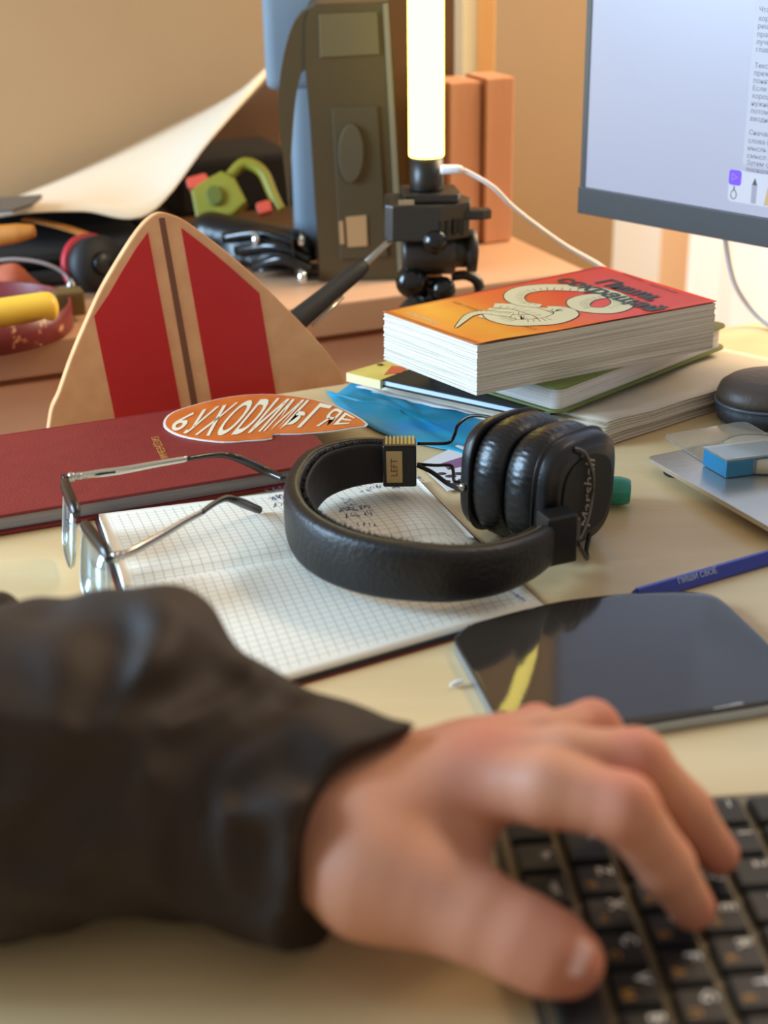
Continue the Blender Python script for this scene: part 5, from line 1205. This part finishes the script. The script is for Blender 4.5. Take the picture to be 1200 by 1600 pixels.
    # disc and script on the outer face of the right cup
    Mf = Matrix((side * -1, upv, ax)).transposed().to_4x4()
    Mf = Matrix((side, upv, ax)).transposed().to_4x4(); Mf.translation = ctr + ax * .0318
    cupr = [o for o in C.objects if o.name.startswith('right_cup')][0]
    prism('face_plate', [(x, y) for x, y in [sq(2 * math.pi * k / 48, RR * .66) for k in range(48)]], 0, .0012, blk_soft, cupr, Mf, bev=.0004)
    text('script_logo', 'Marshall', .0115, Mf @ Matrix.Translation((0, 0, .0013)) @ Matrix.Rotation(D2R(90), 4, 'Z'), mat('logo_cream', 'a39a8c', .4), cupr, ext=.0002, shear=.35)
    # wire arms, left
    wm = mat('black_wire', '0f0e0d', .25, .3)
    a0 = M1 @ Vector((.0094, 0, .0415)); 
    cu = ctr - ax * .024
    top = cu + upv * .030 + side * .006
    pa = [px(652, 693, .0395), px(690, 693, .0395), px(704, 690, .040), px(711, 678, .045), px(716, 664, .052), px(733, 651, .058), px(755, 650, .060), px(775, 655, .060)]
    pa[0].z = .0395
    tube('wire_arm', pa, .0010, wm, t, n=8)
    pb = [px(652, 725, .024), px(680, 727, .024), px(703, 727, .024), px(708, 735, .022), px(710, 752, .019), px(722, 752, .022)]
    tube('wire_arm', pb, .0010, wm, t, n=8)
    pc = [px(652, 727, .024), px(675, 738, .021), px(700, 756, .018), px(720, 765, .020)]
    tube('cable_lead', pc, .0013, blk_soft, t, n=8)
    # wire arms, right (over the outer face)
    fo = lambda x, y, z=.004: ctr + ax * (.0317 + z) + side * x + upv * y
    bb = Vector((bc.x + .012, bc.y + .004, .031))
    tube('wire_arm', [bb, fo(-.012, -.020, .006), fo(-.004, -.012, .005), fo(.0, .0, .004), fo(-.001, .012, .004), fo(-.006, .024, .002), fo(-.010, .027, -.002)], .0010, mat('grey_wire', '6a655c', .3, .7), t, n=8)
    tube('wire_arm', [Vector((bc.x + .012, bc.y + .003, .018)), fo(-.008, -.031, .009), fo(-.006, -.027, .007), fo(-.001, -.020, .005)], .0012, wm, t, n=8)
headphones()

# ------------------------------------------------------------------ small desk things
TILT = .034; TILT_APPLY = []
def small_things():
    # green marker cap
    gm = mat('green_cap', '0f8f74', .25, coat=.3); a = px(925, 765, .009); b = px(986, 768, .009); d = (b - a).normalized()
    t = thing('green_marker', 'green marker cap poking out from behind the right ear cup', 'marker', Vector((b.x, b.y, 0)))
    M = frame(a - d * .03, (0, 0, 1), d); L = (b - a).length + .03
    lathe('cap', [(.001, L - .030), (.0075, L - .030), (.0080, L - .028), (.0082, L - .006), (.0072, L - .0012), (.006, L - .0002), (.001, L)], M, gm, t, n=12)
    lathe('barrel', [(.001, -.04), (.0065, -.04), (.007, -.038), (.007, L - .031), (.001, L - .031)], M, mat('marker_barrel', 'd9ddd6', .4), t, n=20)
    # blue pencil, triangular, partly behind the tablet
    a = px(1000, 925, .0043); b = px(1200, 867, .0043); d = (b - a).normalized(); M = frame(a - d * .002, d)
    t = thing('blue_pencil', 'dark blue triangular pencil at the right beyond the tablet', 'pencil', Vector((a.x + .05, a.y + .02, 0)))
    L = .135; tri = [(.0056 * math.cos(D2R(90 + 120 * k)) * 1.05, .0056 * math.sin(D2R(90 + 120 * k))) for k in range(3)]
    pts = []
    for k in range(3):
        p = Vector((*tri[k], 0)); q = Vector((*tri[(k + 1) % 3], 0))
        pts += [p.lerp(q, .18), p.lerp(q, .82)]
    Mx = M @ Matrix(((0, 0, 1, 0), (1, 0, 0, 0), (0, 1, 0, 0), (0, 0, 0, 1))) @ Matrix.Translation((0, -.0016, 0))
    prism('barrel', [(p.x, p.y) for p in pts], .0, L, mat('pencil_blue', '1c2f9a', .3, coat=.3), t, Mx)
    lathe('end_cap', [(.0002, -.0015), (.0028, -.0012), (.0032, -.0001), (.0001, -.0001)], Mx @ Matrix.Translation((0, 0, 0)), mat('pencil_cap', '16247a', .4), t, n=14)
    text('white_lettering', 'ПИШИ СВОЁ', .0040, M @ Matrix.Translation((.036, -.0024, .0012)) @ Matrix.Rotation(D2R(60), 4, 'X'), mat('pencil_print', 'b9bfd8', .5), t, ext=.0001)
    # tablet
    z = .0078
    A = px(714, 990, z); dirx = (px(1090, 922, z) - px(735, 984, z)); dirx.z = 0; dirx.normalize(); M = frame((A.x, A.y, 0), dirx)
    Mi = M.inverted(); q1 = Mi @ px(1200, 1003, z); q2 = Mi @ px(985, 1132, z); q3 = Mi @ px(1128, 925, z)
    W = .170; Hh = abs(q2.y) + .002
    t = thing('tablet', 'black glass tablet lying face up between hand and headphones', 'tablet', Vector((A.x + .06, A.y - .03, 0)))
    x1 = q3.x + .008
    body = mat('tablet_aluminium', 'a9b4c2', .3, .8)
    rim_ = mat('tablet_back', '22252c', .4)
    TILT_APPLY.append((t, lambda x, y: lift_(x, y)))
    opx = [(712, 1003), (715, 990), (727, 979), (745, 971), (853, 943), (920, 932), (983, 926), (1045, 923), (1087, 924), (1112, 928), (1130, 938), (1165, 969), (1200, 1003), (1232, 1040), (1242, 1066), (1232, 1086), (1200, 1097), (1090, 1115), (985, 1132), (850, 1153), (812, 1157), (795, 1151), (785, 1138), (748, 1069)]
    ex_ = (px(785, 1138, 0) - px(712, 1003, 0)).normalized(); nx_ = Vector((-ex_.y, ex_.x, 0)); nx_ = nx_ if nx_.x > 0 else -nx_; L0 = px(785, 1138, 0)
    def lift_(x, y):
        v = Vector((x, y, 0)) - L0; dr = max(0, v.dot(nx_)); df = max(0, -v.dot(ex_)); return .004 * dr
    def raised(x, y):
        z_ = .0066
        for _ in range(6): p = px(x, y, z_); z_ = .0066 + lift_(p.x, p.y)
        return px(x, y, z_)
    TO = spline([raised(x, y) for x, y in opx], 10, True); TO = [Vector((p.x, p.y, 0)) for p in TO]; TC = sum(TO, Vector()) / len(TO)
    def tout(k): return [((TC + (p - TC) * k).x, (TC + (p - TC) * k).y) for p in TO][::-1]
    prism('back_shell', tout(1.0), .0004, .0050, body, t, bev=.0005)
    gl = bpy.data.materials.new('tablet_glass'); gl.use_nodes = True; b_ = gl.node_tree.nodes['Principled BSDF']; b_.inputs['Base Color'].default_value = lin('332c25'); b_.inputs['Roughness'].default_value = .09; b_.inputs['IOR'].default_value = 1.65
    # low flank added across the left glass, sloped to mirror the lamp as a streak
    FL = [(px(x, y, .0066), s_) for x, y, s_ in ((818, 925, .165), (824, 955, .156), (829, 990, .145), (826, 1035, .129), (812, 1080, .108), (789, 1125, .090), (772, 1152, .08))]
    yy_ = [p.y for p, s_ in FL][::-1]; xx_ = [p.x for p, s_ in FL][::-1]; ss_ = [s_ for p, s_ in FL][::-1]
    def bulge(x, y):
        s = x - float(np.interp(y, yy_, xx_)); m_ = float(np.interp(y, yy_, ss_)); hw = .0055
        top_ = m_ * 2 * hw
        if s < -hw: return 0.0
        if s < hw: return m_ * (s + hw)
        return top_ * max(0.0, 1 - (s - hw) / .10)
    V = []; n_ = len(TO); ks = [1.0, .995, .985] + list(np.linspace(.97, .02, 60))
    for i, k in enumerate(ks):
        for a_, b2_ in tout(k): V.append(Vector((a_, b2_, (.0052, .0063, .0066)[min(i, 2)] + bulge(a_, b2_) * min(1, max(0, (.985 - k) / .05)))))
    Fc = [(i * n_ + j, i * n_ + (j + 1) % n_, (i + 1) * n_ + (j + 1) % n_, (i + 1) * n_ + j) for i in range(len(ks) - 1) for j in range(n_)] + [tuple((len(ks) - 1) * n_ + j for j in range(n_))]
    Fc.append(tuple(range(n_))[::-1])
    bm = bmesh.new(); vv = [bm.verts.new(v) for v in V]
    for f in Fc: bm.faces.new([vv[i] for i in f])
    bmo('glass', bm, gl, t, True)
    pa, pb = raised(1116, 1108), raised(1162, 1100); pa.z = pb.z = .0066; pd = (pb - pa).normalized(); pn = Vector((-pd.y, pd.x, 0))
    prism('thin_bar', [(q.x, q.y) for q in (pa, pb, pb + pn * .0016, pa + pn * .0016)], .0066, .0067, steel, t)  # steel bar laid on the glass edge in place of a bright glare
    for tt, lf in TILT_APPLY:
        for o in tt.children:
            org = ORG[o.name]
            for v in o.data.vertices:
                w_ = v.co + org
                if w_.z > .0032: v.co.z += lf(w_.x, w_.y)
    # small white pen tip left of the tablet
    a = px(704, 1071, .002); b = px(722, 1064, .002)
    tag(tube('white_crumb', [a, a.lerp(b, .5), b], [.0006, .0014, .0010], white_p, n=8), 'tiny white plastic bit on the desk left of the tablet', 'crumb')
small_things()

# ------------------------------------------------------------------ keyboard
def keyboard():
    O = px(764, 1252, .0); top = .0150; O = px(766, 1252, top)
    ang = -85.5; a = Vector((math.cos(D2R(ang)), math.sin(D2R(ang)), 0)); b = Vector((-a.y, a.x, 0))    # a: along the rows toward the camera, b: from space bar to number row
    M = Matrix((a, b, Vector((0, 0, 1)))).transposed().to_4x4(); M.translation = Vector((O.x, O.y, 0)); Mi = M.inverted()
    t = thing('keyboard', 'black-keyed keyboard with a pale metal frame under the hand', 'keyboard', Vector((O.x + .05, O.y - .12, 0)))
    fr = mat('keyboard_frame', '746850', .4, .3); dark = mat('keyboard_base', '1b1815', .5)
    g = [(Mi @ px(x, 1568, top)).y for x in (862, 953, 1054, 1147, 1238)]
    rp = (g[4] - g[0]) / 4; y0 = g[0] - .0
    L = .285; W = y0 + rp * 6 + .006
    prism('base', rrect(L, W, .004, 4), .001, .0105, dark, t, M, bev=.0008)
    prism('top_plate', rrect(L - .002, W - .002, .004, 4, .001, .001), .0106, .0118, fr, t, M, bev=.0003)
    km = mat('key_black', '131110', .52, col2='0f0d0c', nscale=90); wl = mat('legend_white', 'eeeeea', .5); ol = mat('legend_orange', 'c0862c', .5)
    rows = [['ctrl', 'fn', 'opt', 'cmd', '_', 'cmd', 'opt', '◂', '▾', '▸'],
            ['shift', 'Z', 'X', 'C', 'V', 'B', 'N', 'M', '<', '>', '?', 'shift'],
            ['caps', 'A', 'S', 'D', 'F', 'G', 'H', 'J', 'K', 'L', ':', '"', 'enter'],
            ['tab', 'Q', 'W', 'E', 'R', 'T', 'Y', 'U', 'I', 'O', 'P', '{', '}', '|'],
            ['~', '1', '2', '3', '4', '5', '6', '7', '8', '9', '0', '-', '+', 'back'],
            ['esc', 'F1', 'F2', 'F3', 'F4', 'F5', 'F6', 'F7', 'F8', 'F9', 'F10', 'F11', 'F12', 'del']]
    cyr = dict(zip('QWERTYUIOP{}ASDFGHJKL:"ZXCVBNM<>', 'ЙЦУКЕНГШЩЗХЪФЫВАПРОЛДЖЭЯЧСМИТЬБЮ'))
    wide = {'shift': 1.9, 'caps': 1.45, 'tab': 1.2, '_': 5.4, 'enter': 1.6, 'back': 1.4, 'ctrl': 1.1}
    gap = .0023; pit = .0178
    for r, row in enumerate(rows):
        x = .006; yb = y0 + r * rp + gap / 2; ye = y0 + (r + 1) * rp - gap / 2 - .0004
        for ch in row:
            wdt = wide.get(ch, 1) * pit; x1 = min(x + wdt, L - .004)
            bm = bmesh.new(); bmesh.ops.create_cube(bm, size=1); zc0, zc1 = .0119, .0152
            for v in bm.verts:
                sx = .0009 if v.co.z > 0 else 0
                v.co = Vector((x + .0006 + sx if v.co.x < 0 else x1 - .0006 - sx, yb + sx if v.co.y < 0 else ye - sx, zc0 if v.co.z < 0 else zc1))
            bmesh.ops.bevel(bm, geom=bm.edges[:], offset=.0006, segments=2, affect='EDGES'); bm.transform(M)
            k = bmo('key', bm, km, t)
            if ch != '_' and x < .20:
                big = len(ch) == 1; sz = .0074 if big else .0046
                # letters read with up = +b, right = +a
                text('white_legend', ch, sz, M @ Matrix.Translation((x + (.0052 if big else (x1 - x) / 2), ye - .0048, zc1 + .0001)), wl, k, ext=.00005, res=1)
                if ch in cyr: text('orange_legend', cyr[ch], .0052, M @ Matrix.Translation((x1 - .0058, yb + .0044, zc1 + .0001)), ol, k, ext=.00005, res=1)
            x = x1
            if x >= L - .005: break
keyboard()

# ------------------------------------------------------------------ the person's arm and hand
def person():
    t = thing('person', 'left hand and forearm in a loose dark brown sleeve typing on the keyboard', 'person', px(300, 1420, 0))
    skin = bpy.data.materials.new('skin'); skin.use_nodes = True; nt = skin.node_tree; b = nt.nodes['Principled BSDF']
    b.inputs['Roughness'].default_value = .6; b.inputs['Subsurface Weight'].default_value = .18; b.inputs['Subsurface Radius'].default_value = (.008, .003, .0015); b.inputs['Subsurface Scale'].default_value = 1.0
    tc = nt.nodes.new('ShaderNodeTexCoord'); no = nt.nodes.new('ShaderNodeTexNoise'); no.inputs['Scale'].default_value = 28; no.inputs['Detail'].default_value = 4
    cr = nt.nodes.new('ShaderNodeValToRGB'); cr.color_ramp.elements[0].position = .3; cr.color_ramp.elements[0].color = lin('bb7f62'); cr.color_ramp.elements[1].position = .7; cr.color_ramp.elements[1].color = lin('c68c6e')
    nt.links.new(tc.outputs['Object'], no.inputs['Vector']); nt.links.new(no.outputs['Fac'], cr.inputs[0])
    fa = nt.nodes.new('ShaderNodeAttribute'); fa.attribute_name = 'flush'; fm = nt.nodes.new('ShaderNodeMath'); fm.operation = 'MULTIPLY'; fm.inputs[1].default_value = .7; nt.links.new(fa.outputs['Fac'], fm.inputs[0])
    mxx = nt.nodes.new('ShaderNodeMix'); mxx.data_type = 'RGBA'; mxx.inputs['B'].default_value = lin('c0614c'); nt.links.new(fm.outputs[0], mxx.inputs['Factor']); nt.links.new(cr.outputs[0], mxx.inputs['A']); nt.links.new(mxx.outputs['Result'], b.inputs['Base Color'])
    n2 = nt.nodes.new('ShaderNodeTexNoise'); n2.inputs['Scale'].default_value = 420; bp = nt.nodes.new('ShaderNodeBump'); bp.inputs['Strength'].default_value = .25; bp.inputs['Distance'].default_value = .0005
    nt.links.new(tc.outputs['Object'], n2.inputs['Vector']); nt.links.new(n2.outputs['Fac'], bp.inputs['Height']); nt.links.new(bp.outputs[0], b.inputs['Normal'])
    def q(x, y, z): return np.array(tuple(px(x, y, z)))
    fingers = [
        [(740, 1222, .060, .0125), (858, 1232, .067, .0118), (975, 1262, .066, .0104), (1040, 1352, .044, .0088), (1082, 1418, .0245, .0075)],
        [(772, 1203, .063, .0125), (885, 1188, .069, .0110), (995, 1190, .068, .0102), (1072, 1268, .043, .0086), (1122, 1334, .0245, .0073)],
        [(770, 1190, .060, .0118), (850, 1160, .064, .0102), (925, 1138, .060, .0092), (985, 1200, .040, .0080), (1012, 1245, .0245, .0070)],
        [(730, 1180, .053, .0110), (790, 1158, .056, .0092), (838, 1140, .053, .0083), (878, 1170, .038, .0072), (902, 1200, .0235, .0064)]]
    thumb = [(575, 1372, .040, .0190), (680, 1398, .038, .0165), (745, 1432, .036, .0140), (815, 1466, .0335, .0131), (862, 1490, .031, .0122), (893, 1504, .0285, .0100)]
    wr = q(575, 1290, .044)
    prims = []
    for f_ in fingers:
        pts = [(q(*p[:3]), p[3]) for p in f_]
        prims.append([(pts[i][0], pts[i + 1][0], pts[i][1], pts[i + 1][1]) for i in range(len(pts) - 1)])
    th = [(q(*p[:3]), p[3]) for p in thumb]
    tp = [(th[i][0], th[i + 1][0], th[i][1], th[i + 1][1]) for i in range(len(th) - 1)]
    palm = []
    for (mx, my, mz, r0), (wx, wy, wz, r1) in (((740, 1222, .057, .0135), (590, 1330, .044, .018)), ((772, 1205, .060, .0135), (590, 1280, .048, .017)), ((768, 1192, .057, .0125), (580, 1245, .046, .016)), ((730, 1185, .050, .0125), (570, 1225, .042, .016)),
                                               ((715, 1262, .048, .0135), (600, 1345, .036, .019)), ((740, 1225, .040, .012), (600, 1290, .034, .015)), ((705, 1330, .040, .0105), (620, 1375, .038, .017))):
        palm.append((q(mx, my, mz), q(wx, wy, wz), r0, r1))
    arm = [(q(585, 1270, .043), q(430, 1262, .040), .0225, .0245), (q(580, 1330, .041), q(430, 1290, .038), .0215, .0235), (q(430, 1275, .040), q(200, 1200, .048), .028, .034), (q(200, 1200, .048), q(-330, 1190, .052), .034, .040)]
    web = [(q(700, 1290, .046), q(715, 1375, .039), .0085, .0105)]
    def fn(G):
        d = None
        for f_ in prims:
            c = None
            for a, b_, ra, rb in f_:
                s = sd_cone(G, a, b_, ra, rb); c = s if c is None else smin(c, s, .0035)
            d = c if d is None else smin(d, c, .0022)
        pm = None
        for a, b_, ra, rb in palm + arm:
            s = sd_cone(G, a, b_, ra, rb); pm = s if pm is None else smin(pm, s, .010)
        d = smin(d, pm, .007)
        c = None
        for a, b_, ra, rb in tp + web:
            s = sd_cone(G, a, b_, ra, rb); c = s if c is None else smin(c, s, .005)
        d = smin(d, c, .008)
        # knuckle creases over the finger joints
        for f_ in fingers:
            for j in (2, 3):
                p = q(*f_[j][:3]); p[2] += f_[j][3] * .9; r = np.linalg.norm(G - p, axis=-1); d = d - .0006 * np.exp(-(r / .006) ** 2)
        return d
    allp = np.array([p for l in prims for a in l for p in a[:2]] + [p for a in tp + palm for p in a[:2]])
    lo = np.array([q(-330, 1190, .05)[0] - .03, allp[:, 1].min() - .03, .0005]); hi = allp.max(0) + .02; hi[2] = .105; hi[1] = max(hi[1], q(0, 1190, .05)[1] + .05)
    # keep the grid small: forearm stub only to just inside the frame
    lo[0] = q(250, 1210, .05)[0]
    body = sdf_obj('body', fn, lo, hi, .00135, skin, t)
    co = np.empty(len(body.data.vertices) * 3); body.data.vertices.foreach_get('co', co); co = co.reshape(-1, 3) + np.array(tuple(ORG[body.name]))
    fl = np.zeros(len(co))
    for f_ in fingers:
        for j, w_, s_ in ((0, .45, .012), (2, .9, .010), (3, .5, .007), (4, 1.0, .010)): fl += w_ * np.exp(-(np.linalg.norm(co - q(*f_[j][:3]) - np.array([0, 0, .006 if j < 4 else -.002]), axis=1) / s_) ** 2)
    for j, w_, s_ in ((3, .5, .014), (5, 1.0, .013)): fl += w_ * np.exp(-(np.linalg.norm(co - q(*thumb[j][:3]), axis=1) / s_) ** 2)
    at_ = body.data.attributes.new('flush', 'FLOAT', 'POINT'); at_.data.foreach_set('value', np.clip(fl, 0, 1).astype(np.float32))
    # thumbnail
    tip = th[-1][0]; base = th[-3][0]; d = Vector(tip - base).normalized(); upn = Vector((-.10, -.62, .78)); upn = (upn - d * upn.dot(d)).normalized(); sd = d.cross(upn).normalized()
    c0 = Vector(tip) - d * .004; V = []; Fc = []; nu, nv = 10, 8
    for i in range(nu + 1):
        for j in range(nv + 1):
            u = (i / nu - .5) * 2; v = j / nv; wdt = .0064 * (1 - .30 * v ** 3 - .25 * (1 - v) ** 4); x = u * wdt; y = (v - .5) * .0135
            rr = .0118; hgt = math.sqrt(max(rr ** 2 - x ** 2, 0)) + .0006 - .0006 * abs(v - .4)
            V.append(c0 + d * (y + .001) + sd * x + upn * hgt)
    for i in range(nu):
        for j in range(nv): k = i * (nv + 1) + j; Fc.append((k, k + 1, k + nv + 2, k + nv + 1))
    nail = mesh('thumbnail', V, Fc, mat('nail', 'cf9c8c', .3), body, True); md = nail.modifiers.new('s', 'SOLIDIFY'); md.thickness = .0006
    # sleeve: bunched soft fabric
    fab = mat('sleeve_fabric', '2a1a0a', .75, col2='221406', nscale=6, bump=.25, bscale=600, sheen=0)
    S = []
    def ad(x0, y0, z0, r0, x1, y1, z1, r1): S.append((q(x0, y0, z0), q(x1, y1, z1), r0, r1))
    ad(-380, 1215, .053, .053, 0, 1212, .053, .052)
    ad(0, 1212, .053, .052, 180, 1190, .054, .050)
    ad(180, 1190, .052, .049, 330, 1228, .045, .042)
    ad(330, 1228, .045, .042, 450, 1275, .040, .0375)
    ad(450, 1275, .040, .0375, 525, 1300, .039, .0352)
    # puffs
    P_ = []
    def pf(x0, y0, z0, r0, x1, y1, z1, r1, k=.012): P_.append((q(x0, y0, z0), q(x1, y1, z1), r0, r1, k))
    pf(70, 1035, .080, .020, 240, 1026, .082, .022)
    pf(240, 1026, .082, .022, 285, 1080, .075, .018)
    pf(-80, 1085, .072, .02, 60, 1040, .078, .02)
    pf(-60, 985, .050, .016, -5, 968, .050, .012, .003)
    pf(385, 1112, .068, .014, 300, 1180, .066, .012, .008)
    pf(385, 1112, .068, .0145, 425, 1140, .064, .012, .008)
    pf(300, 1180, .066, .010, 160, 1330, .052, .010, .014)
    pf(320, 1100, .072, .008, 220, 1190, .072, .008, .012)
    pf(470, 1195, .052, .014, 560, 1205, .050, .012, .014)
    pf(560, 1195, .050, .0135, 600, 1190, .050, .012, .008)
    pf(350, 1330, .045, .016, 480, 1380, .035, .018, .016)
    pf(60, 1200, .074, .010, 200, 1150, .078, .010, .018)
    def base(G):
        d = None
        for a, b_, ra, rb in S:
            e = sd_cone(G, a, b_, ra, rb); d = e if d is None else smin(d, e, .012)
        for a, b_, ra, rb, k in P_: d = smin(d, sd_cone(G, a, b_, ra, rb), k)
        return d
    ad(525, 1300, .039, .0352, 610, 1300, .041, .0355)
    def hit(x, y):
        # first point of the plain sleeve under this line of sight
        a = np.array(tuple(px(x, y, .16))); b2 = np.array(tuple(px(x, y, 0.0))); t_ = np.linspace(0, 1, 240)[:, None]; R_ = a + (b2 - a) * t_
        dd = base(R_); k = np.argmax(dd < 0) if (dd < 0).any() else np.argmin(dd); return R_[k]
    FOLDS = []
    def fold(pts, dep, wid): FOLDS.append(([hit(*p) for p in pts], dep, wid))
    fold(((352, 1052), (300, 1078), (238, 1105), (205, 1155), (140, 1230), (60, 1330)), .0105, .0095)
    fold(((262, 985), (238, 1030), (200, 1105), (172, 1160)), -.0050, .0090)
    fold(((190, 1000), (172, 1060), (150, 1110)), .0050, .0085)
    fold(((400, 1062), (330, 1095), (255, 1132), (210, 1180)), -.0060, .0085)
    fold(((432, 1075), (370, 1110), (305, 1175), (290, 1240), (300, 1390)), .0095, .0080)
    fold(((300, 1172), (222, 1172), (150, 1190)), .0060, .0070)
    fold(((-40, 1185), (60, 1200), (125, 1225)), .0075, .0090)
    fold(((380, 1230), (450, 1200), (520, 1215)), .0055, .0080)
    fold(((350, 1260), (420, 1250), (480, 1270)), -.0035, .0090)
    fold(((400, 1330), (395, 1400)), .0050, .0080)
    fold(((200, 1290), (160, 1390)), .0060, .0090)
    cuff_c0 = q(520, 1290, .040); cuff_c1 = q(640, 1300, .043); cd = (cuff_c1 - cuff_c0) / np.linalg.norm(cuff_c1 - cuff_c0)
    rim_a = q(628, 1164, .068); rim_b = q(505, 1440, .012)
    # cutting plane through the cuff rim (slanted), its normal along the arm
    rv = rim_a - rim_b; side_v = np.cross(rv, np.array([0.2, 1.0, .2])); 
    nrm = np.cross(rv, np.cross(cd, rv)); nrm = nrm / np.linalg.norm(nrm); nrm = nrm if nrm @ cd > 0 else -nrm
    n0 = (hit(578, 1232), hit(548, 1330))
    def fs(G):
        d = None
        for a, b_, ra, rb in S:
            s = sd_cone(G, a, b_, ra, rb); d = s if d is None else smin(d, s, .012)
        for a, b_, ra, rb, k in P_: d = smin(d, sd_cone(G, a, b_, ra, rb), k)
        for pl_, dep, wid in FOLDS:
            m_ = None
            for a, b_ in zip(pl_, pl_[1:]): e = sd_cone(G, a, b_, 0, 0); m_ = e if m_ is None else np.minimum(m_, e)
            d = d + 1.5 * dep * np.exp(-(m_ / wid) ** 2)
        x, y, z = G[..., 0], G[..., 1], G[..., 2]
        d = d + .0012 * np.sin(x * 95 + y * 120 + z * 60) * np.sin(x * 40 - z * 150) + .0007 * np.sin(x * 210 + z * 190)
        pl = (G - (rim_a + rim_b) / 2) @ nrm + .026 * np.exp(-(sd_cone(G, n0[0], n0[1], 0, 0) / .018) ** 2) + .002 * np.sin(z * 160 + y * 60)
        d = np.maximum(d, pl)
        # hollow end
        hol = sd_cone(G, q(560, 1285, .042), q(680, 1295, .043), .0270, .0345)
        d = -smin(-d, hol, .003)
        return np.maximum(d, .0006 - z)
    lo = np.array([q(-330, 1190, .05)[0], q(300, 1460, 0)[1] - .075, .0001]); hi = np.array([q(640, 1160, .06)[0] + .01, q(0, 930, .05)[1] + .03, .125])
    sl = sdf_obj('sleeve', fs, lo, hi, .0021, fab, t)
person()
